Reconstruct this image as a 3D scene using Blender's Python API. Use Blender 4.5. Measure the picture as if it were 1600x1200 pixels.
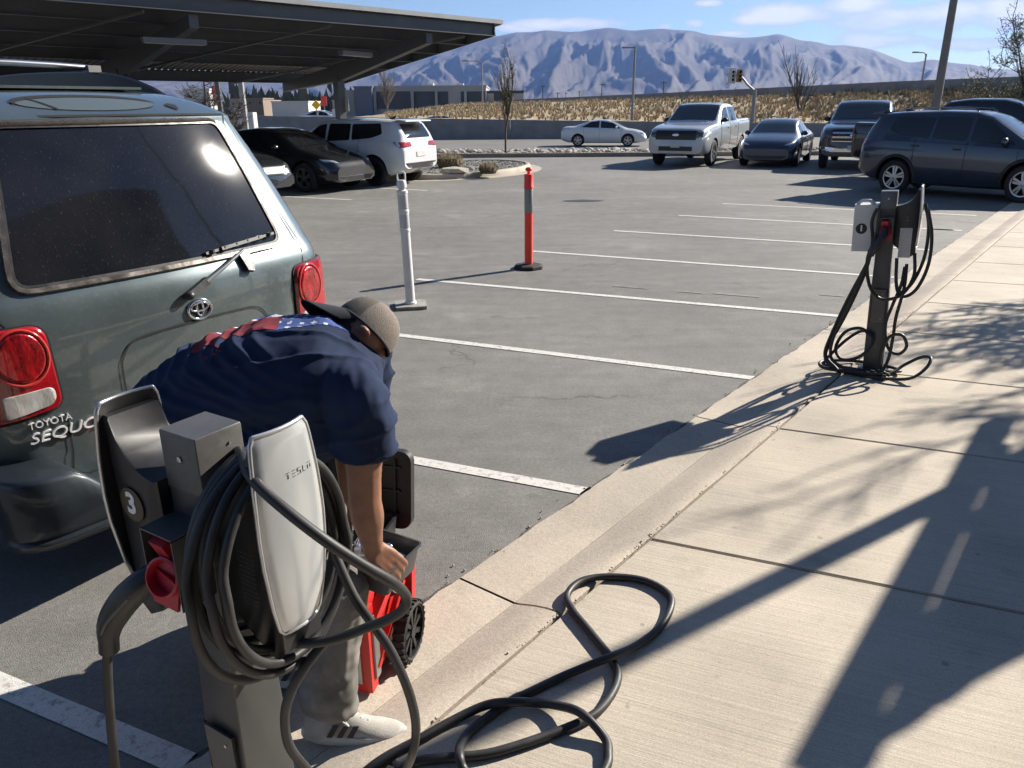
import bpy, bmesh, math, random
from math import sin, cos, pi, radians as RAD, sqrt, atan2
from mathutils import Vector as V, Matrix as MX, noise as NZ
random.seed(7)
for o in list(bpy.data.objects): bpy.data.objects.remove(o)
SC = bpy.context.scene
COL = SC.collection

# ------------------------------------------------------------------ camera
FPX, CAMH, HORY, ROLL = 1202.0, 1.9, 165.0, -0.007
PITCH = math.atan((600 - HORY) / FPX)
CAMP = V((0, 0, CAMH))
cd = bpy.data.cameras.new('camera'); cam = bpy.data.objects.new('camera', cd); COL.objects.link(cam)
cd.sensor_fit = 'HORIZONTAL'; cd.sensor_width = 36.0; cd.lens = 36.0 * FPX / 1600.0
cd.clip_start = 0.05; cd.clip_end = 30000
_F = V((0, cos(PITCH), -sin(PITCH))); _R0 = V((1, 0, 0)); _U0 = V((0, sin(PITCH), cos(PITCH)))
_R = _R0 * cos(ROLL) + _U0 * sin(ROLL); _U = -_R0 * sin(ROLL) + _U0 * cos(ROLL)
_m = MX((( _R.x, _U.x, -_F.x, 0), (_R.y, _U.y, -_F.y, 0), (_R.z, _U.z, -_F.z, CAMH), (0, 0, 0, 1)))
cam.matrix_world = _m
SC.camera = cam

# ------------------------------------------------------------------ sun, sky, exposure
SUN_AZ, SUN_EL = 33.5, 28.5          # azimuth measured from +X towards +Y
SUND = V((cos(RAD(SUN_AZ)) * cos(RAD(SUN_EL)), sin(RAD(SUN_AZ)) * cos(RAD(SUN_EL)), sin(RAD(SUN_EL))))
ld = bpy.data.lights.new('sun', 'SUN'); ld.energy = 5.0; ld.angle = RAD(0.53); ld.color = (1.0, 0.93, 0.82)
sun = bpy.data.objects.new('sun', ld); COL.objects.link(sun)
sun.rotation_euler = (-SUND).to_track_quat('-Z', 'Y').to_euler(); sun.location = (20, 15, 20)
W = bpy.data.worlds.new('World'); SC.world = W; W.use_nodes = True
SC.view_settings.view_transform = 'Standard'; SC.view_settings.look = 'None'
SC.view_settings.exposure = 1.16; SC.view_settings.gamma = 1.0
SC.view_settings.use_curve_mapping = False
SC.cycles.use_denoising = True; SC.cycles.use_adaptive_sampling = True; SC.cycles.adaptive_threshold = .03
SC.cycles.max_bounces = 6; SC.cycles.diffuse_bounces = 3; SC.cycles.glossy_bounces = 3
SC.cycles.transmission_bounces = 4; SC.cycles.transparent_max_bounces = 6; SC.cycles.volume_bounces = 0
SC.cycles.sample_clamp_indirect = 6.0

def ray(x, y):
    return _R * ((x - 800) / FPX) + _U * ((600 - y) / FPX) + _F
def G(x, y, z=0.0):
    d = ray(x, y); return CAMP + d * ((z - CAMH) / d.z)
def AY(x, y, Y):
    d = ray(x, y); return CAMP + d * (Y / d.y)
def AD(x, y, D):
    return CAMP + ray(x, y) * D

def world_nodes():
    nt = W.node_tree; N = nt.nodes; L = nt.links; N.clear()
    out = N.new('ShaderNodeOutputWorld'); bg = N.new('ShaderNodeBackground'); bg.inputs['Strength'].default_value = 0.05
    sky = N.new('ShaderNodeTexSky'); sky.sky_type = 'NISHITA'; sky.sun_disc = False
    sky.sun_elevation = RAD(SUN_EL); sky.sun_rotation = RAD(90 - SUN_AZ)
    sky.altitude = 1400; sky.air_density = 1.0; sky.dust_density = 0.25; sky.ozone_density = 2.2
    geo = N.new('ShaderNodeTexCoord')
    sep = N.new('ShaderNodeSeparateXYZ'); L.new(geo.outputs['Generated'], sep.inputs[0])
    def M(op, a, b=None, c=None):
        n = N.new('ShaderNodeMath'); n.operation = op
        for i, q in enumerate((a, b, c)):
            if q is None: continue
            if isinstance(q, (int, float)): n.inputs[i].default_value = q
            else: L.new(q, n.inputs[i])
        return n.outputs[0]
    az = M('ARCTAN2', sep.outputs['X'], sep.outputs['Y'])         # 0 ahead, + to the right
    el = M('ARCSINE', sep.outputs['Z'])
    # cumulus fields: anisotropic fractal noise in azimuth / elevation
    comb = N.new('ShaderNodeCombineXYZ')
    L.new(M('MULTIPLY', az, 9.0), comb.inputs[0]); L.new(M('MULTIPLY', el, 26.0), comb.inputs[1])
    ns = N.new('ShaderNodeTexNoise'); ns.inputs['Scale'].default_value = 1.35; ns.inputs['Detail'].default_value = 8.0
    ns.inputs['Roughness'].default_value = 0.62; L.new(comb.outputs[0], ns.inputs['Vector'])
    comb2 = N.new('ShaderNodeCombineXYZ')
    L.new(M('MULTIPLY', az, 3.0), comb2.inputs[0]); L.new(M('MULTIPLY', el, 9.0), comb2.inputs[1]); comb2.inputs[2].default_value = 4.0
    nb = N.new('ShaderNodeTexNoise'); nb.inputs['Scale'].default_value = 1.2; nb.inputs['Detail'].default_value = 3.0
    L.new(comb2.outputs[0], nb.inputs['Vector'])
    dens = M('ADD', M('MULTIPLY', ns.outputs['Fac'], 0.9), M('MULTIPLY', nb.outputs['Fac'], 0.35))
    # the clouds seen in the photograph, each an ellipse in azimuth / elevation
    bump = None
    for (px, py, rx, ry, s) in CLOUDS:
        d = ray(px, py); a0 = atan2(d.x, d.y); e0 = math.asin(d.normalized().z)
        ex = M('DIVIDE', M('SUBTRACT', az, a0), rx / FPX); ey = M('DIVIDE', M('SUBTRACT', el, e0), ry / FPX)
        q = M('MULTIPLY', M('EXPONENT', M('MULTIPLY', M('ADD', M('MULTIPLY', ex, ex), M('MULTIPLY', ey, ey)), -1.0)), s)
        bump = q if bump is None else M('MAXIMUM', bump, q)
    tot = M('ADD', dens, M('MULTIPLY', bump, 0.52))
    mr = N.new('ShaderNodeMapRange'); mr.interpolation_type = 'SMOOTHSTEP'
    L.new(tot, mr.inputs['Value']); mr.inputs['From Min'].default_value = 0.79; mr.inputs['From Max'].default_value = 0.91
    up = N.new('ShaderNodeMapRange'); L.new(el, up.inputs['Value'])
    up.inputs['From Min'].default_value = 0.30; up.inputs['From Max'].default_value = 0.55
    up.inputs['To Min'].default_value = 1.0; up.inputs['To Max'].default_value = 0.0
    cov = M('MULTIPLY', M('MULTIPLY', mr.outputs[0], up.outputs[0]), 0.93)
    # grey bases: denser means whiter top, thin means pale
    shade = N.new('ShaderNodeMapRange'); L.new(tot, shade.inputs['Value'])
    shade.inputs['From Min'].default_value = 0.86; shade.inputs['From Max'].default_value = 1.12
    cc = N.new('ShaderNodeMixRGB'); L.new(shade.outputs[0], cc.inputs['Fac'])
    cc.inputs['Color1'].default_value = (6.2, 6.7, 7.5, 1); cc.inputs['Color2'].default_value = (9.6, 9.4, 9.1, 1)
    mix = N.new('ShaderNodeMixRGB'); L.new(cov, mix.inputs['Fac']); L.new(sky.outputs[0], mix.inputs['Color1'])
    L.new(cc.outputs[0], mix.inputs['Color2'])
    L.new(mix.outputs[0], bg.inputs['Color']); L.new(bg.outputs[0], out.inputs[0])
CLOUDS = [(1225, 22, 75, 16, 1.0), (1340, 8, 60, 14, .9), (1450, 22, 110, 20, 1.0), (1580, 14, 60, 22, 1.0), (1350, 65, 70, 12, .85),
          (1530, 70, 60, 10, .7), (1170, 30, 26, 10, .9), (1085, 36, 16, 7, .9), (1105, 5, 26, 6, .95), (860, 38, 70, 9, .95), (800, 44, 40, 8, .8),
          (1140, 52, 26, 5, .8), (1040, 40, 14, 5, .7), (330, -40, 120, 20, .6), (600, -60, 120, 16, .5)]
world_nodes()

# ------------------------------------------------------------------ mesh helpers
class MB:
    def __init__(s): s.v = []; s.f = []; s.m = []
    def add(s, vs, fs, m=0):
        b = len(s.v); s.v += [tuple(p) for p in vs]
        for f in fs: s.f.append(tuple(i + b for i in f)); s.m.append(m)
        return s
    def box(s, c, d, rot=None, m=0, taper=1.0):
        c = V(c); h = V(d) * .5; vs = []
        for z in (-1, 1):
            k = taper if z > 0 else 1.0
            for x, y in ((-1, -1), (1, -1), (1, 1), (-1, 1)):
                p = V((x * h.x * k, y * h.y * k, z * h.z)); vs.append(c + (rot @ p if rot is not None else p))
        return s.add(vs, [(3, 2, 1, 0), (4, 5, 6, 7), (0, 1, 5, 4), (1, 2, 6, 5), (2, 3, 7, 6), (3, 0, 4, 7)], m)
    def hexa(s, b4, t4, m=0):
        return s.add(list(b4) + list(t4), [(3, 2, 1, 0), (4, 5, 6, 7), (0, 1, 5, 4), (1, 2, 6, 5), (2, 3, 7, 6), (3, 0, 4, 7)], m)
    def bar(s, a, b, w, h, m=0, up=V((0, 0, 1))):
        a = V(a); b = V(b); d = (b - a); L = d.length; x = d.normalized(); y = up.cross(x)
        if y.length < 1e-4: y = V((1, 0, 0)).cross(x)
        y.normalize(); z = x.cross(y); R = MX((x, y, z)).transposed()
        return s.box((a + b) / 2, (L, w, h), R, m)
    def tube(s, pts, r, n=8, closed=False, m=0, cap=True):
        P = [V(p) for p in pts]; k = len(P); rr = r if isinstance(r, (list, tuple)) else [r] * k
        T = []
        for i in range(k):
            a = P[(i - 1) % k] if (closed or i > 0) else P[i]; b = P[(i + 1) % k] if (closed or i < k - 1) else P[i]
            t = b - a; T.append(t.normalized() if t.length > 1e-9 else V((0, 0, 1)))
        u = T[0].orthogonal().normalized(); vs = []
        for i in range(k):
            u = (u - T[i] * u.dot(T[i])); u = u.normalized() if u.length > 1e-6 else T[i].orthogonal().normalized(); w = T[i].cross(u)
            for j in range(n):
                a = 2 * pi * j / n; vs.append(P[i] + (u * cos(a) + w * sin(a)) * rr[i])
        fs = []
        for i in range(k if closed else k - 1):
            a0 = i * n; b0 = ((i + 1) % k) * n
            for j in range(n): fs.append((a0 + j, a0 + (j + 1) % n, b0 + (j + 1) % n, b0 + j))
        if cap and not closed: fs += [tuple(range(n - 1, -1, -1)), tuple((k - 1) * n + j for j in range(n))]
        return s.add(vs, fs, m)
    def lathe(s, prof, n=20, M=None, m=0):
        vs = []; k = len(prof)
        for r, z in prof:
            for j in range(n):
                a = 2 * pi * j / n; p = V((r * cos(a), r * sin(a), z)); vs.append(M @ p if M else p)
        fs = [(i * n + j, i * n + (j + 1) % n, (i + 1) * n + (j + 1) % n, (i + 1) * n + j) for i in range(k - 1) for j in range(n)]
        fs += [tuple(range(n - 1, -1, -1)), tuple((k - 1) * n + j for j in range(n))]
        return s.add(vs, fs, m)
    def loft(s, rings, cap=True, m=0, closed=True):
        n = len(rings[0]); vs = [p for r in rings for p in r]; k = len(rings)
        fs = [(i * n + j, i * n + (j + 1) % n, (i + 1) * n + (j + 1) % n, (i + 1) * n + j) for i in range(k - 1) for j in range(n if closed else n - 1)]
        if cap: fs += [tuple(range(n - 1, -1, -1)), tuple((k - 1) * n + j for j in range(n))]
        return s.add(vs, fs, m)
    def prism(s, poly, z0, z1, M=None, m=0):
        n = len(poly); f = lambda p, z: (M @ V((p[0], p[1], z))) if M else V((p[0], p[1], z))
        vs = [f(p, z0) for p in poly] + [f(p, z1) for p in poly]
        return s.add(vs, [tuple(range(n - 1, -1, -1)), tuple(range(n, 2 * n))] + [(i, (i + 1) % n, n + (i + 1) % n, n + i) for i in range(n)], m)
    def ball(s, c, r, n=12, k=8, M=None, m=0):
        rx, ry, rz = r if isinstance(r, (tuple, list)) else (r, r, r); vs = []; c = V(c)
        for i in range(k + 1):
            t = pi * i / k
            for j in range(n):
                a = 2 * pi * j / n; p = V((rx * sin(t) * cos(a), ry * sin(t) * sin(a), -rz * cos(t))); vs.append(c + (M @ p if M else p))
        return s.add(vs, [(i * n + j, i * n + (j + 1) % n, (i + 1) * n + (j + 1) % n, (i + 1) * n + j) for i in range(k) for j in range(n)], m)
    def mesh(s, name='mesh', smooth=None):
        me = bpy.data.meshes.new(name); me.from_pydata([tuple(p) for p in s.v], [], s.f); me.update()
        me.polygons.foreach_set('material_index', s.m)
        if smooth is not None: shade(me, smooth)
        return me
    def build(s, name, mat, parent=None, smooth=None, world=True):
        me = s.mesh(name, smooth); return put(name, me, mat, parent, world)
def shade(me, ang=35):
    me.polygons.foreach_set('use_smooth', [True] * len(me.polygons))
    if ang < 180: me.set_sharp_from_angle(angle=RAD(ang))
def pmat(o):
    return MX.Translation(o.location) @ o.rotation_euler.to_matrix().to_4x4() @ MX.Diagonal((*o.scale, 1))
def chainmat(o):
    m = pmat(o); p = o.parent
    while p is not None: m = pmat(p) @ m; p = p.parent
    return m
def put(name, me, mats, parent=None, world=True):
    """link a mesh; with world=True its vertices are in world space and are moved into the parent's space"""
    if mats is not None:
        for q in (mats if isinstance(mats, (list, tuple)) else [mats]): me.materials.append(q)
    o = bpy.data.objects.new(name, me); COL.objects.link(o)
    if parent is not None:
        if world: me.transform(chainmat(parent).inverted())
        o.parent = parent
    return o
def empty(name, loc, rz=0):
    o = bpy.data.objects.new(name, None); COL.objects.link(o); o.location = loc; o.rotation_euler = (0, 0, rz); o.empty_display_size = .2
    return o
def tag(o, label, cat, group=None):
    o['label'] = label; o['category'] = cat
    if group: o['group'] = group
    return o
def struct(o, label=None, cat=None):
    o['kind'] = 'structure'
    if label: o['label'] = label
    if cat: o['category'] = cat
    return o
def stuff(o): o['kind'] = 'stuff'; return o
def copy_tree(o, parent=None):
    c = o.copy(); COL.objects.link(c); c.parent = parent
    for ch in list(o.children): copy_tree(ch, c)
    return c
def spline(pts, per=8, closed=False):
    P = [V(p) for p in pts]; n = len(P); out = []
    for i in range(n if closed else n - 1):
        p0 = P[(i - 1) % n] if (closed or i > 0) else P[0] * 2 - P[1]; p1 = P[i]; p2 = P[(i + 1) % n]
        p3 = P[(i + 2) % n] if (closed or i < n - 2) else p2 * 2 - p1
        for j in range(per):
            t = j / per; out.append(.5 * ((2 * p1) + (p2 - p0) * t + (2 * p0 - 5 * p1 + 4 * p2 - p3) * t * t + (3 * p1 - p0 - 3 * p2 + p3) * t ** 3))
    if not closed: out.append(P[-1])
    return out
def lerp1(tab, x):
    if x <= tab[0][0]: return tab[0][1]
    for (a, fa), (b, fb) in zip(tab, tab[1:]):
        if x <= b: return fa + (fb - fa) * (x - a) / (b - a if b > a else 1e-9)
    return tab[-1][1]
def smooth1(tab, x, d):
    return sum(lerp1(tab, x + d * k) * w for k, w in ((-1, 1), (-.5, 2), (0, 3), (.5, 2), (1, 1))) / 9.0
def rrect(w, h, r, n=5):
    out = []
    for cx, cy, a0 in ((w - r, h - r, 0), (-w + r, h - r, 90), (-w + r, -h + r, 180), (w - r, -h + r, 270)):
        for i in range(n + 1):
            a = RAD(a0 + 90 * i / n); out.append((cx + r * cos(a), cy + r * sin(a)))
    return out
def text_mesh(body, size, depth=.002, shear=0.0, spacing=1.0, align='CENTER', offset=0.0):
    cu = bpy.data.curves.new('letters', 'FONT'); cu.body = body; cu.size = size; cu.extrude = depth; cu.shear = shear
    cu.space_character = spacing; cu.align_x = align; cu.align_y = 'CENTER'; cu.offset = offset; cu.resolution_u = 3
    ob = bpy.data.objects.new('letters', cu); COL.objects.link(ob)
    dg = bpy.context.evaluated_depsgraph_get(); me = bpy.data.meshes.new_from_object(ob.evaluated_get(dg))
    bpy.data.objects.remove(ob); bpy.data.curves.remove(cu); return me
def frame(x, z):
    """rotation matrix with local x and local z (normal) given"""
    z = V(z).normalized(); x = V(x); x = (x - z * x.dot(z)).normalized(); y = z.cross(x)
    return MX((x, y, z)).transposed()
def baked(o, mods):
    """apply modifiers to an object's mesh through the depsgraph"""
    for kind, kw in mods:
        m = o.modifiers.new(kind.lower(), kind)
        for k, q in kw.items(): setattr(m, k, q)
    dg = bpy.context.evaluated_depsgraph_get(); me = bpy.data.meshes.new_from_object(o.evaluated_get(dg))
    o.modifiers.clear(); old = o.data; o.data = me; bpy.data.meshes.remove(old); return o

# ------------------------------------------------------------------ materials
MATS = {}
def mat(name, col, rough=.5, metal=0.0, spec=.5, coat=0.0, var=None, bump=None, rvar=0.0, alpha=None, col2=None, stretch=None, trans=0.0, emit=None, speck=None):
    """var=(scale, amount) brightness mottling, bump=(scale, strength), col2 second colour mixed by the mottling, speck=(scale, amount, colour)"""
    if name in MATS: return MATS[name]
    m = bpy.data.materials.new(name); m.use_nodes = True; nt = m.node_tree; N = nt.nodes; L = nt.links
    b = N['Principled BSDF']; b.inputs['Base Color'].default_value = (*col, 1); b.inputs['Roughness'].default_value = rough
    b.inputs['Metallic'].default_value = metal; b.inputs['Specular IOR Level'].default_value = spec
    b.inputs['Coat Weight'].default_value = coat; b.inputs['Coat Roughness'].default_value = .04
    if trans: b.inputs['Transmission Weight'].default_value = trans
    if emit: b.inputs['Emission Color'].default_value = (*emit[0], 1); b.inputs['Emission Strength'].default_value = emit[1]
    if alpha is not None: b.inputs['Alpha'].default_value = alpha
    tc = N.new('ShaderNodeTexCoord'); mp = N.new('ShaderNodeMapping'); L.new(tc.outputs['Object'], mp.inputs[0])
    if stretch: mp.inputs['Scale'].default_value = stretch
    src = mp.outputs[0]; color = None
    if var:
        n = N.new('ShaderNodeTexNoise'); n.inputs['Scale'].default_value = var[0]; n.inputs['Detail'].default_value = 6; n.inputs['Roughness'].default_value = .6
        L.new(src, n.inputs['Vector'])
        r = N.new('ShaderNodeMapRange'); L.new(n.outputs['Fac'], r.inputs['Value']); r.inputs['From Min'].default_value = .3; r.inputs['From Max'].default_value = .7
        mx = N.new('ShaderNodeMixRGB'); L.new(r.outputs[0], mx.inputs['Fac'])
        a = var[1]; c2 = col2 if col2 else tuple(min(1, q * (1 + a)) for q in col)
        mx.inputs['Color1'].default_value = (*(tuple(q * (1 - a) for q in col)), 1); mx.inputs['Color2'].default_value = (*c2, 1)
        color = mx.outputs[0]
        if rvar:
            rr = N.new('ShaderNodeMapRange'); L.new(n.outputs['Fac'], rr.inputs['Value']); rr.inputs['From Min'].default_value = .3; rr.inputs['From Max'].default_value = .7
            rr.inputs['To Min'].default_value = max(0, rough - rvar); rr.inputs['To Max'].default_value = min(1, rough + rvar); L.new(rr.outputs[0], b.inputs['Roughness'])
    if speck:
        n = N.new('ShaderNodeTexNoise'); n.inputs['Scale'].default_value = speck[0]; n.inputs['Detail'].default_value = 2; L.new(src, n.inputs['Vector'])
        r = N.new('ShaderNodeMapRange'); L.new(n.outputs['Fac'], r.inputs['Value']); r.inputs['From Min'].default_value = .55; r.inputs['From Max'].default_value = .72; r.inputs['To Max'].default_value = speck[1]
        mx = N.new('ShaderNodeMixRGB'); L.new(r.outputs[0], mx.inputs['Fac']); mx.inputs['Color2'].default_value = (*speck[2], 1)
        if color is not None: L.new(color, mx.inputs['Color1'])
        else: mx.inputs['Color1'].default_value = (*col, 1)
        color = mx.outputs[0]
    if color is not None: L.new(color, b.inputs['Base Color'])
    if bump:
        n = N.new('ShaderNodeTexNoise'); n.inputs['Scale'].default_value = bump[0]; n.inputs['Detail'].default_value = 4; L.new(src, n.inputs['Vector'])
        bp = N.new('ShaderNodeBump'); bp.inputs['Strength'].default_value = bump[1]; bp.inputs['Distance'].default_value = bump[2] if len(bump) > 2 else .01
        L.new(n.outputs['Fac'], bp.inputs['Height']); L.new(bp.outputs[0], b.inputs['Normal'])
    MATS[name] = m; return m
# ================================================================== SETTING
CU = RAD(51.5); ES = V((cos(CU), sin(CU), 0)); EN = V((sin(CU), -cos(CU), 0))     # along the kerb / across it to the right
def SN(s, n, z=0): return ES * s + EN * n + V((0, 0, z))
LN = RAD(-22.5); EL = V((cos(LN), sin(LN), 0))                                     # direction of stall lines and slab joints
SWZ = 0.07

def asphalt_mat():
    m = bpy.data.materials.new('asphalt'); m.use_nodes = True; nt = m.node_tree; N = nt.nodes; L = nt.links
    b = N['Principled BSDF']; tc = N.new('ShaderNodeTexCoord')
    def noise(scale, detail, st=None, rot=0):
        mp = N.new('ShaderNodeMapping'); L.new(tc.outputs['Object'], mp.inputs[0])
        if st: mp.inputs['Scale'].default_value = st; mp.inputs['Rotation'].default_value = (0, 0, rot)
        n = N.new('ShaderNodeTexNoise'); n.inputs['Scale'].default_value = scale; n.inputs['Detail'].default_value = detail; n.inputs['Roughness'].default_value = .6
        L.new(mp.outputs[0], n.inputs['Vector']); return n.outputs['Fac']
    def ramp(f, a, b_, lo, hi):
        r = N.new('ShaderNodeMapRange'); L.new(f, r.inputs['Value']); r.inputs['From Min'].default_value = a; r.inputs['From Max'].default_value = b_
        r.inputs['To Min'].default_value = lo; r.inputs['To Max'].default_value = hi; return r.outputs[0]
    def mul(a, b_):
        n = N.new('ShaderNodeMath'); n.operation = 'MULTIPLY'; L.new(a, n.inputs[0]); L.new(b_, n.inputs[1]); return n.outputs[0]
    big = ramp(noise(.25, 4), .3, .7, .78, 1.18); streak = ramp(noise(.8, 5, (1, 6, 1), RAD(30)), .35, .75, .91, 1.12)
    mid = mul(ramp(noise(5, 6), .3, .7, .88, 1.10), ramp(noise(45, 4), .3, .7, .84, 1.18)); fine = ramp(noise(300, 2), .25, .75, .45, 1.55); worn = ramp(noise(1.3, 6), .55, .75, 1.0, 1.32)
    agg = ramp(noise(130, 2), .62, .78, 1.0, 1.7)
    f = mul(mul(mul(big, streak), mul(mid, fine)), mul(agg, worn)); f = mul(f, ramp(noise(2.2, 3), .66, .74, 1.0, .72)); f = mul(f, ramp(noise(11, 3), .70, .76, 1.0, .6))
    mx = N.new('ShaderNodeMixRGB'); mx.blend_type = 'MULTIPLY'; mx.inputs['Fac'].default_value = 1; mx.inputs['Color1'].default_value = (.178, .172, .160, 1)
    L.new(f, mx.inputs['Color2'])
    vo = N.new('ShaderNodeTexVoronoi'); vo.feature = 'DISTANCE_TO_EDGE'; vo.inputs['Scale'].default_value = .33; vo.inputs['Randomness'].default_value = 1.0
    wn = N.new('ShaderNodeTexNoise'); wn.inputs['Scale'].default_value = 2.2; wn.inputs['Detail'].default_value = 5; L.new(tc.outputs['Object'], wn.inputs['Vector'])
    vm = N.new('ShaderNodeVectorMath'); vm.operation = 'ADD'; L.new(tc.outputs['Object'], vm.inputs[0]); L.new(wn.outputs['Color'], vm.inputs[1]); L.new(vm.outputs[0], vo.inputs['Vector'])
    crack = ramp(vo.outputs['Distance'], .0, .008, .55, 1.0); gate = ramp(noise(.3, 2), .5, .62, 0, 1)
    gm = N.new('ShaderNodeMixRGB'); L.new(gate, gm.inputs['Fac']); gm.inputs['Color1'].default_value = (1, 1, 1, 1); L.new(crack, gm.inputs['Color2'])
    m2 = N.new('ShaderNodeMixRGB'); m2.blend_type = 'MULTIPLY'; m2.inputs['Fac'].default_value = 1; L.new(mx.outputs[0], m2.inputs['Color1']); L.new(gm.outputs[0], m2.inputs['Color2'])
    L.new(m2.outputs[0], b.inputs['Base Color']); b.inputs['Roughness'].default_value = .78; b.inputs['Specular IOR Level'].default_value = .35
    bp = N.new('ShaderNodeBump'); bp.inputs['Strength'].default_value = .55; bp.inputs['Distance'].default_value = .006; L.new(noise(190, 3), bp.inputs['Height']); L.new(bp.outputs[0], b.inputs['Normal'])
    return m
def concrete_mat(name, col, broom=True):
    m = bpy.data.materials.new(name); m.use_nodes = True; nt = m.node_tree; N = nt.nodes; L = nt.links
    b = N['Principled BSDF']; tc = N.new('ShaderNodeTexCoord'); oi = N.new('ShaderNodeObjectInfo')
    def noise(scale, detail, st=(1, 1, 1), rot=0, w=.6):
        mp = N.new('ShaderNodeMapping'); mp.vector_type = 'TEXTURE'; L.new(tc.outputs['Object'], mp.inputs[0])
        mp.inputs['Scale'].default_value = st; mp.inputs['Rotation'].default_value = (0, 0, rot)
        n = N.new('ShaderNodeTexNoise'); n.inputs['Scale'].default_value = scale; n.inputs['Detail'].default_value = detail; n.inputs['Roughness'].default_value = w
        L.new(mp.outputs[0], n.inputs['Vector']); return n.outputs['Fac']
    def ramp(f, a, b_, lo, hi):
        r = N.new('ShaderNodeMapRange'); L.new(f, r.inputs['Value']); r.inputs['From Min'].default_value = a; r.inputs['From Max'].default_value = b_
        r.inputs['To Min'].default_value = lo; r.inputs['To Max'].default_value = hi; return r.outputs[0]
    def mul(a, b_):
        n = N.new('ShaderNodeMath'); n.operation = 'MULTIPLY'; L.new(a, n.inputs[0]); L.new(b_, n.inputs[1]); return n.outputs[0]
    br = noise(9, 3, (9, .09, 1), LN) if broom else noise(60, 3)
    f = mul(mul(ramp(noise(1.6, 7), .3, .7, .86, 1.1), ramp(noise(190, 2), .25, .75, .82, 1.16)), mul(ramp(br, .3, .7, .91, 1.07), ramp(oi.outputs['Random'], 0, 1, .95, 1.04)))
    f = mul(f, ramp(noise(.75, 5), .3, .7, .86, 1.08)); f = mul(f, ramp(noise(42, 3), .68, .76, 1.0, .62)); f = mul(f, ramp(noise(9, 2), .72, .75, 1.0, .7)); f = mul(f, ramp(noise(5, 8, w=.75), .56, .72, 1.0, .84))
    mx = N.new('ShaderNodeMixRGB'); mx.blend_type = 'MULTIPLY'; mx.inputs['Fac'].default_value = 1; mx.inputs['Color1'].default_value = (*col, 1); L.new(f, mx.inputs['Color2'])
    L.new(mx.outputs[0], b.inputs['Base Color']); b.inputs['Roughness'].default_value = .85; b.inputs['Specular IOR Level'].default_value = .25
    bp = N.new('ShaderNodeBump'); bp.inputs['Strength'].default_value = .4; bp.inputs['Distance'].default_value = .004; L.new(br, bp.inputs['Height'])
    b2 = N.new('ShaderNodeBump'); b2.inputs['Strength'].default_value = .35; b2.inputs['Distance'].default_value = .003; L.new(noise(210, 3), b2.inputs['Height']); L.new(bp.outputs[0], b2.inputs['Normal'])
    L.new(b2.outputs[0], b.inputs['Normal']); return m
M_ASPH = asphalt_mat()
M_CONC = concrete_mat('sidewalk_concrete', (.50, .44, .36)); M_GUT = concrete_mat('gutter_concrete', (.48, .42, .345), False)
M_KERB = concrete_mat('kerb_concrete', (.46, .40, .33), False)
M_JOINT = mat('joint_dirt', (.07, .06, .05), .95, var=(40, .4))
def paint_mat():
    m = bpy.data.materials.new('line_paint'); m.use_nodes = True; nt = m.node_tree; N = nt.nodes; L = nt.links
    b = N['Principled BSDF']; tc = N.new('ShaderNodeTexCoord')
    n1 = N.new('ShaderNodeTexNoise'); n1.inputs['Scale'].default_value = 26; n1.inputs['Detail'].default_value = 9; n1.inputs['Roughness'].default_value = .72; L.new(tc.outputs['Object'], n1.inputs['Vector'])
    r = N.new('ShaderNodeMapRange'); L.new(n1.outputs['Fac'], r.inputs['Value']); r.inputs['From Min'].default_value = .52; r.inputs['From Max'].default_value = .64; r.inputs['To Max'].default_value = .85
    n3 = N.new('ShaderNodeTexNoise'); n3.inputs['Scale'].default_value = 190; n3.inputs['Detail'].default_value = 3; L.new(tc.outputs['Object'], n3.inputs['Vector'])
    r3 = N.new('ShaderNodeMapRange'); L.new(n3.outputs['Fac'], r3.inputs['Value']); r3.inputs['From Min'].default_value = .3; r3.inputs['From Max'].default_value = .7; r3.inputs['To Min'].default_value = .8; r3.inputs['To Max'].default_value = 1.1
    mx = N.new('ShaderNodeMixRGB'); L.new(r.outputs[0], mx.inputs['Fac']); mx.inputs['Color1'].default_value = (.62, .60, .565, 1); mx.inputs['Color2'].default_value = (.24, .23, .215, 1)
    m2 = N.new('ShaderNodeMixRGB'); m2.blend_type = 'MULTIPLY'; m2.inputs['Fac'].default_value = 1; L.new(mx.outputs[0], m2.inputs['Color1']); L.new(r3.outputs[0], m2.inputs['Color2'])
    L.new(m2.outputs[0], b.inputs['Base Color']); b.inputs['Roughness'].default_value = .7
    bp = N.new('ShaderNodeBump'); bp.inputs['Strength'].default_value = .4; bp.inputs['Distance'].default_value = .005; L.new(n3.outputs['Fac'], bp.inputs['Height']); L.new(bp.outputs[0], b.inputs['Normal'])
    return m
M_LINE = paint_mat()

# ---- parking lot: one sheet of asphalt up to the gutter and to the far kerb, edge beside the gutter slightly ragged
mb = MB(); edge = []
s = -14.0
rg = random.Random(3)
while s < 34:
    edge.append(SN(s, -1.90 + rg.uniform(-.014, .014) + .02 * NZ.noise(V((s * .9, 0, 0))), 0)); s += .07
mb.add(edge + [V((60, edge[-1].y, 0)), V((60, 31.2, 0)), V((-60, 31.2, 0)), V((-60, -14, 0))][::1], [tuple(range(len(edge) + 4))])
struct(mb.build('parking_lot', M_ASPH))
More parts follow.
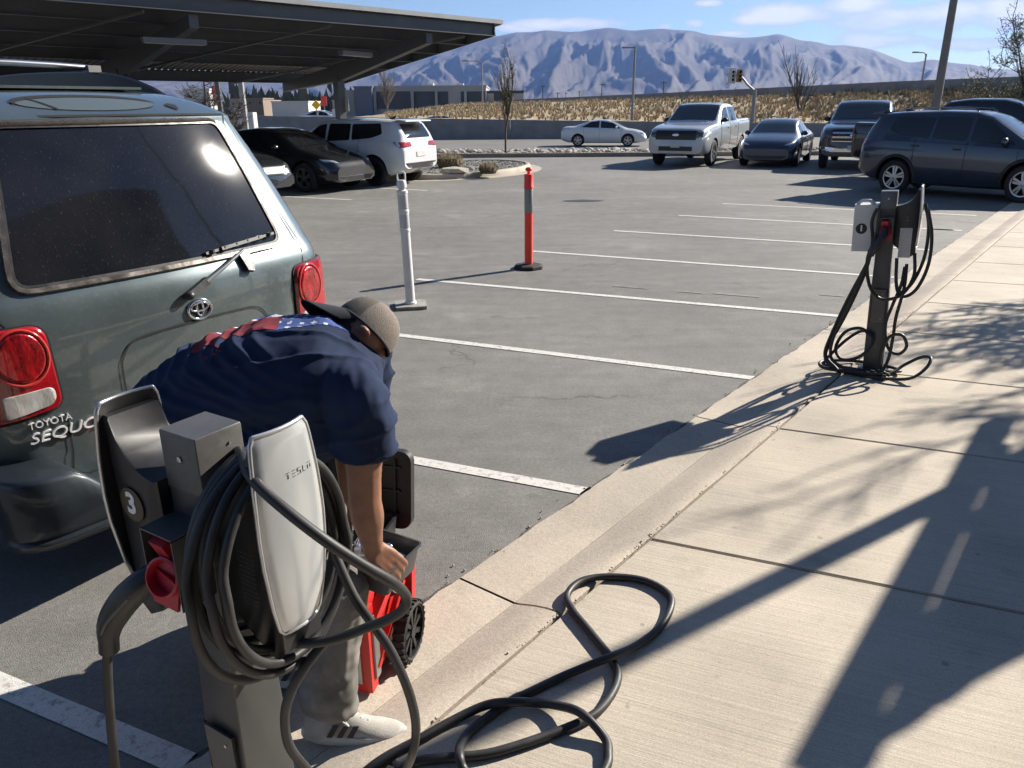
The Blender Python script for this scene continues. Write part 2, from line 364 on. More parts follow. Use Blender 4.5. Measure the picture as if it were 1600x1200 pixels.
# darker tar seam crumbling along the gutter edge
mb = MB(); vs = []; fs = []
for i, p in enumerate(edge):
    w = .022 + .03 * abs(NZ.noise(V((i * .21, 3, 0)))) + rg.uniform(0, .008)
    vs += [p + V((0, 0, .004)) + EN * .012, p - EN * w + V((0, 0, .004))]
    if i: fs.append((2 * i - 2, 2 * i, 2 * i + 1, 2 * i - 1))
mb.add(vs, fs); struct(mb.build('asphalt_seam', mat('seam_tar', (.075, .07, .064), .9, var=(30, .5), bump=(120, .6))))
# stall lines (measured ends), painted on the asphalt
def stall_line(a, b, w=.088):
    a = V((a[0], a[1], 0)); b = V((b[0], b[1], 0)); d = (b - a).normalized(); q = V((-d.y, d.x, 0)) * (w / 2); n = 34; vs = []; fs = []
    for i in range(n + 1):
        p = a.lerp(b, i / n); k = .006 * NZ.noise(p * 9)
        e = (.02 * NZ.noise(p * 31) if i in (0, n) else 0)
        vs += [p + q * (1 + k * 8) + d * e + V((0, 0, .004)), p - q * (1 - k * 5) - d * e + V((0, 0, .004))]
        if i: fs.append((2 * i - 2, 2 * i - 1, 2 * i + 1, 2 * i))
    return MB().add(vs, fs)
far_left = EL * -5.2
lines = [((-4.2, 3.25), (-1.01, 1.83)), (tuple((V((.41, 3.576, 0)) + far_left)[:2]), (.41, 3.576)), ((-3.0, 7.4), (1.79, 5.33)), ((-1.10, 8.86), (3.17, 7.05)), ((.30, 10.64), (4.45, 8.77)),
         ((1.65, 12.43), (5.75, 10.52)), ((3.05, 14.2), (7.1, 12.2)), ((4.3, 15.9), (8.3, 13.9)), ((-7.6, 18.9), (-3.45, 17.05)), ((-6.1, 21.0), (-2.0, 18.9)), ((-9.0, 16.9), (-4.9, 15.1))]
lot_lines = empty('stall_markings', (0, 0, 0)); struct(lot_lines)
for i, (a, b) in enumerate(lines):
    stall_line(a, b).build('stall_line', M_LINE, lot_lines)
# worn fragments of old paint near the kerb
for (px, py, w, h) in [(1300, 462, 10, .05), (1470, 358, 14, .2), (1150, 461, 20, .08), (1080, 457, 12, .06), (985, 449, 16, .06), (1512, 346, 12, .15)]:
    c = G(px, py); stall_line(tuple((c - EL * w * .012)[:2]), tuple((c + EL * w * .012)[:2]), h).build('paint_remnant', mat('old_paint', (.19, .18, .165), .8, var=(14, .35)), lot_lines)
# dark tar blot on the asphalt
c = G(910, 314); mb = MB(); mb.add([c + V((cos(a) * (.42 + .12 * NZ.noise(V((a * 2, 1, 0)))), sin(a) * (.2 + .08 * NZ.noise(V((a * 3, 5, 0)))), .004)) for a in [2 * pi * i / 28 for i in range(28)]], [tuple(range(28))])
o = mb.build('tar_blot', mat('tar', (.03, .029, .028), .6, var=(8, .4))); struct(o)

# ---- gutter, mountable kerb and sidewalk slabs (each slab a piece with eased edges and an open joint)
def slab(poly_top, drop, ch=.007):
    n = len(poly_top); c = sum(poly_top, V((0, 0, 0))) / n; ins = []
    for i in range(n):
        a = poly_top[i - 1]; b = poly_top[i]; d = poly_top[(i + 1) % n]
        u = ((a - b).normalized() + (d - b).normalized()); u.z = 0
        ins.append(b + u.normalized() * ch * 1.3)
    mb = MB(); vs = ins + [p - V((0, 0, ch)) for p in poly_top] + [p - V((0, 0, drop)) for p in poly_top]
    fs = [tuple(range(n))] + [(i, n + i, n + (i + 1) % n, (i + 1) % n) for i in range(n)] + [(n + i, 2 * n + i, 2 * n + (i + 1) % n, n + (i + 1) % n) for i in range(n)]
    return mb.add(vs, fs)
def joint_pt(s, n, z):                         # a point of the joint that leaves the kerb at s, at cross offset n
    k = (n + 1.40) / EL.dot(EN); return SN(s, -1.40, z) + EL * k
walk = empty('sidewalk', SN(2.7, 1.0, 0)); struct(walk)
gut = empty('gutter', SN(2.7, -1.75, 0)); struct(gut)
kerb = empty('kerb', SN(2.7, -1.5, 0)); struct(kerb)
SJ = [-6.7, -5.1, -3.5, -1.95, -.42, 1.15, 2.73, 4.31, 5.7, 6.98, 8.25, 9.5, 10.8, 12.2, 13.7, 15.3, 17, 18.8, 20.7]
g_ = .006
for a, b in zip(SJ, SJ[1:]):
    for n0, n1 in ((-1.395, 1.55), (1.55, 4.6)):
        slab([joint_pt(a + g_, n0 + g_, SWZ), joint_pt(a + g_, n1 - g_, SWZ), joint_pt(b - g_, n1 - g_, SWZ), joint_pt(b - g_, n0 + g_, SWZ)], .1).build('slab', M_CONC, walk)
KJ = [-7.2, -3.8, -.6, 2.05, 4.33, 6.9, 9.9, 13.1, 16.6, 20.5]
for a, b in zip(KJ, KJ[1:]):
    n_ = max(2, int((b - a) / .12)); mb = MB(); vs = []; fs = []
    prof = [(-1.625, .014), (-1.60, .020), (-1.56, .034), (-1.52, .047), (-1.47, .060), (-1.415, SWZ - .002), (-1.403, SWZ - .008), (-1.401, -.03)]
    for i in range(n_ + 1):
        t = a + g_ + (b - a - 2 * g_) * i / n_
        vs += [SN(t, n + (.004 * NZ.noise(V((t * 3, n, 0)))), z) for n, z in prof]
        if i: fs += [((i - 1) * 8 + j, i * 8 + j, i * 8 + j + 1, (i - 1) * 8 + j + 1) for j in range(7)]
    fs += [tuple(range(8)), tuple(n_ * 8 + 7 - j for j in range(8))]
    mb.add(vs, [f[::-1] for f in fs]); mb.build('kerb_stone', M_KERB, kerb, smooth=60)
    mb = MB(); vs = []; fs = []
    for i in range(n_ * 2 + 1):
        t = a + g_ + (b - a - 2 * g_) * i / (n_ * 2)
        rag = .018 * NZ.noise(V((t * 4, 0, 0))) + .012 * NZ.noise(V((t * 17, 2, 0)))
        vs += [SN(t, -1.93 + rag, -.03), SN(t, -1.925 + rag, .008), SN(t, -1.80, .010), SN(t, -1.628, .013), SN(t, -1.626, -.03)]
        if i: fs += [((i - 1) * 5 + j, i * 5 + j, i * 5 + j + 1, (i - 1) * 5 + j + 1) for j in range(4)]
    mb.add(vs, [f[::-1] for f in fs]); mb.build('gutter_pan', M_GUT, gut, smooth=60)
# dirt bed that shows in the open joints, and small debris along the kerb joint
mb = MB(); mb.add([SN(-7.5, -1.66, .004), SN(-7.5, 4.8, .004), SN(21.5, 4.8, .004), SN(21.5, -1.66, .004)], [(0, 1, 2, 3)]); struct(mb.build('joint_bed', M_JOINT))
mb = MB(); rg = random.Random(11)
for i in range(330):
    t = rg.uniform(.6, 9) ** 1.0; wgt = NZ.noise(V((t * 2.3, 7, 0)))
    if wgt < .0 and rg.random() < .75: continue
    p = SN(t, -1.400 + rg.gauss(0, .008), SWZ + .001); r = rg.uniform(.002, .006)
    mb.ball(p, (r, r * rg.uniform(.6, 1), r * .6), 5, 3)
for i in range(120):
    p = SN(rg.uniform(.8, 9), -1.93 + rg.gauss(0, .035), .006); r = rg.uniform(.003, .008); mb.ball(p, (r, r, r * .6), 5, 3)
stuff(tag(mb.build('grit', mat('grit', (.33, .28, .22), .9, var=(50, .4)), smooth=180), 'pale grit and crumbs lying along the kerb joint', 'grit'))

# ---- far edge of the lot: kerb, dry grass verge, rock strip, road, retaining wall
mb = MB()
for x0 in range(-44, 44, 3): mb.box((x0 + 1.5, 31.3, .02), (2.985, .16, .26))
kf = mb.build('far_kerb', concrete_mat('far_kerb_concrete', (.30, .27, .23), False)); struct(kf)
VY1, VY2 = 33.9, 37.4
mb = MB(); mb.add([(-60, 31.37, .1), (60, 31.37, .1), (60, VY1, -.02), (-60, VY1, -.02)], [(0, 1, 2, 3)])
struct(mb.build('verge', mat('dry_verge', (.36, .24, .12), .95, var=(.7, .3), col2=(.46, .34, .19), bump=(40, .8, .03))))
mb = MB(); rg = random.Random(5)
for i in range(5200):
    x = rg.uniform(-12, 30); y = rg.uniform(31.5, VY1); h = rg.uniform(.03, .08); a = rg.uniform(0, pi); w = .03
    p = V((x, y, .10 - (y - 31.4) * .048)); d = V((cos(a), sin(a), 0)) * w
    mb.add([p - d, p + d, p + V((rg.uniform(-.04, .04), rg.uniform(-.04, .04), h))], [(0, 1, 2)])
stuff(tag(mb.build('dry_grass', mat('straw', (.46, .33, .16), .9, var=(3, .35))), 'short straw coloured grass along the far verge', 'grass'))
def rock_mesh(seed, flat=.65):
    bm = bmesh.new(); bmesh.ops.create_icosphere(bm, subdivisions=1, radius=1)
    for q in bm.verts:
        k = 1 + .34 * NZ.noise(q.co * 1.7 + V((seed * 3.1, 0, 0))); q.co = V((q.co.x * k * 1.15, q.co.y * k, q.co.z * k * flat))
    me = bpy.data.meshes.new('rock'); bm.to_mesh(me); bm.free(); return me
mb = MB(); rg = random.Random(8)
rocks = [rock_mesh(i) for i in range(6)]
ROCKV = [([v.co.copy() for v in r.vertices], [tuple(p.vertices) for p in r.polygons]) for r in rocks]
for i in range(2100):
    x = rg.uniform(-14, 30); y = rg.uniform(VY1, VY2); sc = rg.uniform(.06, .17) * (1.2 if y > 35.4 else .8); vs, fs = rg.choice(ROCKV); a = rg.uniform(0, 6.28)
    R = MX.Rotation(a, 3, 'Z'); mb.add([R @ (q * sc) + V((x, y, -.10 + .25 * sc)) for q in vs], fs)
stuff(tag(mb.build('rock_strip', mat('rubble', (.30, .275, .24), .9, var=(1.1, .55), col2=(.55, .52, .47))), 'grey and tan rubble laid along the road edge', 'rocks'))
mb = MB(); mb.add([(-60, VY1, -.05), (60, VY1, -.05), (60, 38, -.16), (-60, 38, -.16)], [(0, 1, 2, 3)]); struct(mb.build('rock_bed', mat('rock_bed', (.2, .18, .16), .95, var=(4, .4))))
mb = MB(); mb.add([(-90, 38, -.35), (90, 38, -.35), (90, 58.2, -.35), (-90, 58.2, -.35)], [(0, 1, 2, 3)])
struct(mb.build('road', mat('road_asphalt', (.15, .142, .13), .8, var=(.4, .15), speck=(60, .3, (.2, .19, .18)))))
mb = MB(); mb.box((0, 38.1, -.30), (150, .3, .22)); struct(mb.build('road_kerb', M_KERB))
M_WALL = concrete_mat('wall_concrete', (.24, .235, .235), False)
def wall_line(name, pts, th, mt, label):
    """pts: (x, y, z bottom, z top)"""
    root = tag(empty(name, (pts[len(pts) // 2][0], pts[len(pts) // 2][1], pts[len(pts) // 2][2])), label, 'wall')
    for (x0, y0, b0, t0), (x1, y1, b1, t1) in zip(pts, pts[1:]):
        d = V((x1 - x0, y1 - y0, 0)); q = V((-d.y, d.x, 0)).normalized() * th; e = d.normalized() * .012
        A = V((x0, y0, 0)) + e; B = V((x1, y1, 0)) - e
        mb = MB(); z = lambda p, h: p + V((0, 0, h))
        mb.hexa([z(A, b0), z(B, b1), z(B + q, b1), z(A + q, b0)], [z(A, t0), z(B, t1), z(B + q, t1), z(A + q, t0)]); mb.build('panel', mt, root)
    return root
def wz(px, py, Y): return AY(px, py, Y)
WY = 58.0
wl = []
for i in range(0, 27):
    x = -78 + i * 6.0; px = 800 + x / WY * 1202 * .955
    t = wz(px, lerp1([(300, 178), (560, 182.5), (800, 187), (950, 189.5), (1270, 193), (1600, 196), (2200, 200)], px), WY).z
    wl.append((x, WY, -.6, t))
wall_line('retaining_wall', wl, .35, M_WALL, 'long grey concrete retaining wall along the far side of the road')
# embankment with brush between the two walls, and the taller barrier along its crest
crest = [(-90, 150, -2.0), (-60, 135, -1.2), (-25, 126, .2), (*AY(720, 163, 118)[:2], AY(720, 163, 118).z), (*AY(820, 160, 106)[:2], AY(820, 160, 106).z), (*AY(1000, 155, 92)[:2], AY(1000, 155, 92).z),
         (*AY(1200, 149, 78)[:2], AY(1200, 149, 78).z), (*AY(1400, 142, 70)[:2], AY(1400, 142, 70).z), (*AY(1600, 136, 64)[:2], AY(1600, 136, 64).z), (*AY(2000, 124, 61)[:2], AY(2000, 124, 61).z), (82, 60, 6.5)]
foot = []
for c in crest:
    x = c[0] * WY / c[1] if c[1] > WY else c[0]
    px = 800 + x / WY * 1202 * .955
    z = lerp1([(q[0], q[3]) for q in wl], x) - .06
    foot.append((x, WY + .36, z))
mb = MB(); vs = []; fs = []; K = 14; hill_pts = []
NR = 60
for i in range(NR + 1):
    t = i / NR * (len(crest) - 1); k = min(int(t), len(crest) - 2); u = t - k
    a = V(foot[k]).lerp(V(foot[k + 1]), u); b = V(crest[k]).lerp(V(crest[k + 1]), u); row = []
    for j in range(K + 1):
        w = j / K; p = a.lerp(b, w); p.z += .22 * NZ.noise(V((p.x * .18, p.y * .18, 0))) * (sin(pi * w)); row.append(p)
    hill_pts.append(row); vs += row
    if i: fs += [((i - 1) * (K + 1) + j, i * (K + 1) + j, i * (K + 1) + j + 1, (i - 1) * (K + 1) + j + 1) for j in range(K)]
mb.add(vs, fs); struct(mb.build('embankment', mat('dry_earth', (.34, .26, .16), .95, var=(.35, .3), col2=(.42, .33, .22), bump=(5, .6, .1)), smooth=180))
mb = MB(); rg = random.Random(21)
for i in range(8200):
    a = rg.uniform(14, NR - 3); k = int(a); u = a - k; w = rg.random() ** .8 * .985; j = min(int(w * K), K - 1); v_ = w * K - j
    p = hill_pts[k][j].lerp(hill_pts[k + 1][j], u).lerp(hill_pts[k][j + 1].lerp(hill_pts[k + 1][j + 1], u), v_)
    dark = rg.random() < (.26 if p.x > 24 else .06); sc = rg.uniform(.14, .36) * (1.3 if dark else 1.0)
    if NZ.noise(V((p.x * .25, p.y * .25, 4))) < -.25 and rg.random() < .7: continue
    nb = 9; m_ = 1 if dark else (2 if rg.random() < .35 else 0)
    for q in range(nb):
        b = 2 * pi * q / nb + rg.random(); r = rg.uniform(.2, .55) * sc; h = rg.uniform(.6, 1.15) * sc * 1.15
        d = V((cos(b), sin(b), 0)); e = V((-d.y, d.x, 0)) * (.16 * sc)
        mb.add([p + d * r * .2 - e, p + d * r * .2 + e, p + d * r * 1.5 + V((0, 0, h))], [(0, 1, 2)], m_)
o = mb.build('hillside_brush', [mat('straw_brush', (.42, .32, .185), .95, var=(.5, .3)), mat('sage_brush', (.21, .19, .13), .95, var=(.5, .4)), mat('tan_brush', (.40, .32, .205), .95, var=(.5, .3))])
stuff(tag(o, 'dry straw tufts and grey sagebrush covering the embankment', 'brush'))
M_BAR = concrete_mat('barrier_concrete', (.27, .255, .25), False)
bl = []
for i, (c, (px, py)) in enumerate(zip(crest[3:], [(720, 160), (820, 155), (1000, 147), (1200, 137), (1400, 127), (1600, 119), (2000, 102), (2400, 80)])):
    t = AY(px, py, c[1]).z; bl.append((c[0], c[1] + .1, c[2] - .5, t))
dense = []
for (a, b) in zip(bl, bl[1:]):
    n_ = max(1, int(math.hypot(b[0] - a[0], b[1] - a[1]) / 6))
    for k in range(n_): dense.append(tuple(a[q] + (b[q] - a[q]) * k / n_ for q in range(4)))
dense.append(bl[-1]); wall_line('freeway_barrier', dense, .4, M_BAR, 'tall pale concrete barrier climbing along the top of the embankment')

# ---- plain and mountains
mb = MB(); n_ = 48; R_ = 9000
rings = [[V((cos(2 * pi * j / n_) * r, sin(2 * pi * j / n_) * r, -.9 - (0 if r < 300 else 1.5))) for j in range(n_)] for r in (.5, 60, 160, 400, 1200, 3600, R_)]
mb.loft(rings, cap=False); mb.f = [f[::-1] for f in mb.f]
struct(mb.build('plain', mat('plain_earth', (.34, .285, .215), .95, var=(.004, .35), col2=(.22, .20, .15)), smooth=180))
SKY = [(-900, 124), (-300, 122), (200, 126), (420, 128), (500, 124), (560, 112), (610, 100), (690, 80), (760, 60), (800, 51), (860, 48), (900, 50), (950, 42), (985, 47), (1030, 44), (1080, 48), (1110, 55), (1150, 58), (1185, 58), (1215, 52),
       (1245, 60), (1275, 66), (1290, 71), (1320, 70), (1370, 79), (1420, 99), (1455, 92), (1500, 99), (1560, 108), (1650, 113), (1900, 116), (2600, 122)]
mb = MB(); NA, NRR = 860, 64; R0, R1 = 3300.0, 6200.0; vs = []; fs = []
for i in range(NA + 1):
    px = -260 + 2300 * i / NA; y = smooth1(SKY, px, 9) + 1.6 * NZ.noise(V((px * .03, 3, 0))) ; d = ray(px, y); hd = math.hypot(d.x, d.y); az = atan2(d.x, d.y)
    top = CAMH + d.z / hd * R1 + 3; ax = px / 120.0
    for j in range(NRR + 1):
        t = j / NRR * 1.25; r = R0 + (R1 - R0) * t
        tt = min(t, 1.0); base = top * (tt ** 1.35)
        env = 1.0 if tt < .62 else max(0, (1 - tt) / .38) ** .75
        wx = ax + .55 * NZ.noise(V((ax * .8, tt * 2.2, 1))) + (1 - tt) * (.9 * NZ.noise(V((ax * .6, 5, 2))) + .35)
        rid = 0; amp = 1; fr = 1.0
        for o_ in range(5):
            rid += amp * (1 - min(1, abs(NZ.noise(V((wx * fr * 1.35, tt * fr * 1.5, o_ * 7.3)))) * 2.4)) ** 1.2; amp *= .55; fr *= 2.0
        spur = (rid - 1.0) * top * .20 * env * (tt ** .7) * 1.15
        z = base + spur
        if tt > .9: z = min(z, top)
        if t > 1: z = top * (1 - (t - 1) * 2.0)
        vs.append((sin(az) * r, cos(az) * r, z - 2))
    if i: fs += [((i - 1) * (NRR + 1) + j, i * (NRR + 1) + j, i * (NRR + 1) + j + 1, (i - 1) * (NRR + 1) + j + 1) for j in range(NRR)]
mb.add(vs, [f[::-1] for f in fs])
struct(mb.build('mountains', mat('mountain', (.055, .049, .046), .95, var=(.0035, .35), col2=(.10, .084, .072)), smooth=180))
# ================================================================== NEAR SUV (rear towards the camera)
M_TYRE = mat('tyre', (.018, .018, .019), .8, var=(30, .3)); M_CHROME = mat('chrome', (.75, .76, .78), .08, 1.0)
M_BLK = mat('black_plastic', (.018, .018, .02), .45, var=(20, .3), rvar=.12); M_DARK = mat('dark_void', (.006, .006, .007), .9)
M_ALLOY = mat('alloy', (.45, .46, .48), .3, 1.0); M_ALLOYD = mat('dark_alloy', (.08, .08, .085), .35, .8)
def wheel_meshes(R, rim, width, spokes=5, twin=False):
    """wheel lying along local Y, outer face at -Y; returns tyre mesh, rim mesh, dark barrel mesh"""
    h = width / 2; Mx = MX.Rotation(pi / 2, 4, 'X')
    t = MB().lathe([(rim, -h * .9), (rim + .02, -h), (R - .03, -h * .96), (R - .008, -h * .75), (R, -h * .3), (R, h * .3), (R - .008, h * .75), (R - .03, h * .96), (rim + .02, h), (rim, h * .9)], 28, Mx)
    t.f = t.f[:-2]; t.m = t.m[:-2]
    q = MB().lathe([(rim * 1.0, -h * .92), (rim * .93, -h * .80), (rim * .90, -h * .2), (rim * .86, h * .1), (rim * .2, h * .1), (.01, h * .1)], 28, Mx)
    s = MB(); s.lathe([(rim * 1.02, h * .90), (rim * 1.02, h * .98), (rim * .92, h * .96), (rim * .90, h * .78), (rim * .98, h * .72)], 28, Mx); s.f = s.f[:-2]; s.m = s.m[:-2]
    s.lathe([(rim * .02, h * .55), (rim * .2, h * .55), (rim * .22, h * .8), (rim * .1, h * .86), (.002, h * .87)], 14, Mx)
    for k in range(spokes):
        for off in ((-.13, .13) if twin else (0,)):
            a = 2 * pi * k / spokes + .3
            d = V((cos(a), 0, sin(a))); e = V((-sin(a), 0, cos(a)))
            w0 = rim * (.07 if twin else .13); w1 = rim * (.10 if twin else .16); p0 = d * rim * .16 + e * off * rim * .5; p1 = d * rim * .95 + e * off * rim * 1.25
            y0, y1 = -h * .82, -h * .86
            b = [p0 - e * w0 + V((0, y0 + .03, 0)), p0 + e * w0 + V((0, y0 + .03, 0)), p1 + e * w1 + V((0, y1 + .04, 0)), p1 - e * w1 + V((0, y1 + .04, 0))]
            s.hexa(b, [p + V((0, -.035, 0)) for p in b])
    return t.mesh('tyre', 40), s.mesh('rim', 40), q.mesh('barrel', 40)
def add_wheel(parent, x, y, R, wm, side, rimmat, tyremat=None):
    """side -1: outer face towards local -Y"""
    w = bpy.data.objects.new('wheel', wm[0]); COL.objects.link(w); w.parent = parent; w.location = (x, y, R)
    if side > 0: w.rotation_euler = (0, 0, pi)
    if not wm[0].materials: wm[0].materials.append(tyremat or M_TYRE); wm[1].materials.append(rimmat); wm[2].materials.append(M_DARK)
    for nm, me in (('rim', wm[1]), ('barrel', wm[2])):
        r = bpy.data.objects.new(nm, me); COL.objects.link(r); r.parent = w
    return w

def fan_patch(outline, fn, off, rings=6, edge=0.0, center=None):
    """star-shaped outline of (a, b); fn(a, b) -> (point, normal); gives an MB lying off metres proud, rim dropped by edge"""
    n = len(outline); ca = center[0] if center else sum(p[0] for p in outline) / n; cb = center[1] if center else sum(p[1] for p in outline) / n
    mb = MB(); vs = []; fs = []
    p, nn = fn(ca, cb); vs.append(p + nn * off)
    ks = [(k / rings, off) for k in range(1, rings + 1)]
    if edge: ks[-1] = (1 - .6 * edge / max(.02, max(abs(outline[0][0] - ca), abs(outline[0][1] - cb))), off); ks.append((1.0, off - edge))
    for k, o_ in ks:
        for a, b in outline:
            p, nn = fn(ca + (a - ca) * k, cb + (b - cb) * k); vs.append(p + nn * o_)
    for j in range(n): fs.append((0, 1 + j, 1 + (j + 1) % n))
    for i in range(len(ks) - 1):
        for j in range(n): fs.append((1 + i * n + j, 1 + (i + 1) * n + j, 1 + (i + 1) * n + (j + 1) % n, 1 + i * n + (j + 1) % n))
    return mb.add(vs, fs)
def round_poly(pts, r, n=5):
    out = []; k = len(pts)
    for i in range(k):
        a = V((*pts[i - 1], 0)); b = V((*pts[i], 0)); c = V((*pts[(i + 1) % k], 0)); rr = r[i] if isinstance(r, (list, tuple)) else r
        u = (a - b).normalized(); w = (c - b).normalized(); p = b + u * rr; q = b + w * rr
        for j in range(n + 1):
            t = j / n; x = p * (1 - t) ** 2 + b * 2 * t * (1 - t) + q * t * t; out.append((x.x, x.y))
    return out
def dense(poly, step):
    out = []
    for i in range(len(poly)):
        a = V((*poly[i], 0)); b = V((*poly[(i + 1) % len(poly)], 0)); k = max(1, int((b - a).length / step))
        for j in range(k): p = a.lerp(b, j / k); out.append((p.x, p.y))
    return out

SUV = tag(empty('parked_suv', (-1.40, 3.37, 0), RAD(148.8)), 'large dusty grey-green sport utility vehicle seen from behind, beside the bending man', 'car')
XR = [(.30, .06), (.42, .03), (.6, 0), (1.08, 0), (1.18, .015), (1.245, .05), (1.32, .075), (1.45, .124), (1.60, .182), (1.72, .234), (1.84, .290), (1.862, .278), (1.885, .335), (1.93, .46), (1.965, .60), (1.985, .85)]
HWT = [(.30, .86), (.42, .90), (.7, .93), (1.08, .93), (1.2, .915), (1.3, .885), (1.84, .665), (1.93, .62), (1.985, .5)]
def suv_xr(z): return smooth1(XR, z, .012)
def suv_hw(z): return smooth1(HWT, z, .05)
def suv_rear(s, z):
    hw = suv_hw(z); r = .15 if z < 1.3 else .15 - .05 * (z - 1.3) / .6; q = min(abs(s), hw * .9995); x = suv_xr(z) + .10 * (q / hw) ** 2; a = hw - r
    if q > a: u = (q - a) / r; x += r * (1 - sqrt(max(0, 1 - u * u)))
    return V((x, -math.copysign(q, s), z))
SUVM = pmat(SUV)
def suv_fn(s, z):
    p = suv_rear(s, z); e = .004; a = suv_rear(s + e, z) - suv_rear(s - e, z); b = suv_rear(s, z + e) - suv_rear(s, z - e)
    n = b.cross(a); n = n.normalized() if n.length > 1e-9 else V((-1, 0, 0))
    if n.x > 0 and abs(n.y) < .9: n = -n
    return SUVM @ p, SUVM.to_3x3() @ n
def suv_xf(z): return lerp1([(.3, 4.7), (.6, 4.9), (1.05, 4.85), (1.15, 3.7), (1.86, 2.9), (1.985, 2.5)], z)
M_SUVP = mat('suv_paint', (.095, .123, .130), .34, .5, .5, 1.0, var=(1.8, .12), rvar=.06, bump=(900, .05, .001), speck=(55, .16, (.24, .235, .22)))
mb = MB(); zs = [.42, .5, .6, .7, .8, .9, 1.0, 1.06, 1.1, 1.14, 1.18, 1.21, 1.235, 1.26, 1.3, 1.4, 1.5, 1.6, 1.7, 1.78, 1.83, 1.85, 1.862, 1.875, 1.89, 1.91, 1.93, 1.95, 1.965, 1.975, 1.985]
rings = []
for z in zs:
    hw = suv_hw(z); xf = suv_xf(z); ring = []
    ss = [-.9995, -.995, -.985, -.97, -.95, -.92, -.88, -.84, -.8, -.7, -.55, -.4, -.2, 0]; ss = ss + [-k for k in ss[-2::-1]]
    for k in ss: ring.append(SUVM @ suv_rear(k * hw, z))
    x0 = suv_rear(hw, z).x
    for k in range(1, 9): ring.append(SUVM @ V((x0 + (xf - x0) * k / 8, -hw * (1 - .06 * (k / 8) ** 3), z)))
    for k in range(8, 0, -1): ring.append(SUVM @ V((x0 + (xf - x0) * k / 8, hw * (1 - .06 * (k / 8) ** 3), z)))
    rings.append(ring)
mb.loft(rings, True); body = mb.build('body', M_SUVP, SUV, smooth=42)
def suv_strip(name, pts, w, mt, off=.002, closed=False, parent=None, h=0):
    """flat (or raised, h > 0) strip along (s, z) points on the rear surface"""
    n = len(pts); mb = MB(); vs = []; fs = []
    for i in range(n):
        a = pts[(i - 1) % n] if (closed or i) else pts[i]; b = pts[(i + 1) % n] if (closed or i < n - 1) else pts[i]
        d = V((b[0] - a[0], b[1] - a[1], 0)); d = d.normalized() if d.length else V((1, 0, 0)); q = V((-d.y, d.x, 0)) * (w / 2)
        for sg, o_ in (((1, off - h), (.75, off + h), (-.75, off + h), (-1, off - h)) if h else ((1, off), (-1, off))):
            p, nn = suv_fn(pts[i][0] + q.x * sg, pts[i][1] + q.y * sg); vs.append(p + nn * o_)
    k = 4 if h else 2
    for i in range(n if closed else n - 1):
        j = (i + 1) % n
        for c in range(k - 1): fs.append((i * k + c, j * k + c, j * k + c + 1, i * k + c + 1))
    return mb.add(vs, fs).build(name, mt, parent or SUV, smooth=60)
# rear window, its moulding and black edge band
M_GLASSD = bpy.data.materials.new('dusty_tinted_glass'); M_GLASSD.use_nodes = True
def _dusty(m):
    nt = m.node_tree; N = nt.nodes; L = nt.links; b = N['Principled BSDF']; tc = N.new('ShaderNodeTexCoord'); mp = N.new('ShaderNodeMapping'); L.new(tc.outputs['Object'], mp.inputs[0])
    mp.inputs['Scale'].default_value = (85, 85, 22); mp.inputs['Rotation'].default_value = (RAD(12), 0, 0)
    n = N.new('ShaderNodeTexNoise'); n.inputs['Scale'].default_value = 2.0; n.inputs['Detail'].default_value = 3; L.new(mp.outputs[0], n.inputs['Vector'])
    r = N.new('ShaderNodeMapRange'); L.new(n.outputs['Fac'], r.inputs['Value']); r.inputs['From Min'].default_value = .64; r.inputs['From Max'].default_value = .84; r.inputs['To Max'].default_value = .20
    n2 = N.new('ShaderNodeTexNoise'); n2.inputs['Scale'].default_value = 3.0; n2.inputs['Detail'].default_value = 5; L.new(tc.outputs['Object'], n2.inputs['Vector'])
    r2 = N.new('ShaderNodeMapRange'); L.new(n2.outputs['Fac'], r2.inputs['Value']); r2.inputs['From Min'].default_value = .35; r2.inputs['From Max'].default_value = .75; r2.inputs['To Min'].default_value = .002; r2.inputs['To Max'].default_value = .03
    ad = N.new('ShaderNodeMath'); ad.operation = 'ADD'; L.new(r.outputs[0], ad.inputs[0]); L.new(r2.outputs[0], ad.inputs[1])
    mx = N.new('ShaderNodeMixRGB'); L.new(ad.outputs[0], mx.inputs['Fac']); mx.inputs['Color1'].default_value = (.006, .007, .011, 1); mx.inputs['Color2'].default_value = (.34, .33, .32, 1)
    L.new(mx.outputs[0], b.inputs['Base Color']); b.inputs['Roughness'].default_value = .05; b.inputs['Coat Weight'].default_value = .25; b.inputs['Coat Roughness'].default_value = .085
    b.inputs['Specular IOR Level'].default_value = .35
_dusty(M_GLASSD)
win = dense(round_poly([(-.70, 1.262), (.585, 1.262), (.475, 1.828), (-.545, 1.828)], [.07, .07, .05, .05]), .06)
fan_patch(win, suv_fn, .006, 10, .004).build('rear_window', M_GLASSD, SUV, smooth=50)
trim = dense(round_poly([(-.718, 1.245), (.605, 1.245), (.49, 1.845), (-.56, 1.845)], [.085, .085, .06, .06]), .05)
M_TRIM = mat('weathered_moulding', (.20, .178, .16), .28, .75, var=(14, .25), rvar=.12)
suv_strip('window_moulding', trim, .024, M_TRIM, .010, True, None, .006)
suv_strip('window_seal', dense(round_poly([(-.703, 1.259), (.59, 1.259), (.478, 1.832), (-.548, 1.832)], [.07, .07, .05, .05]), .06), .014, M_BLK, .0135, True)
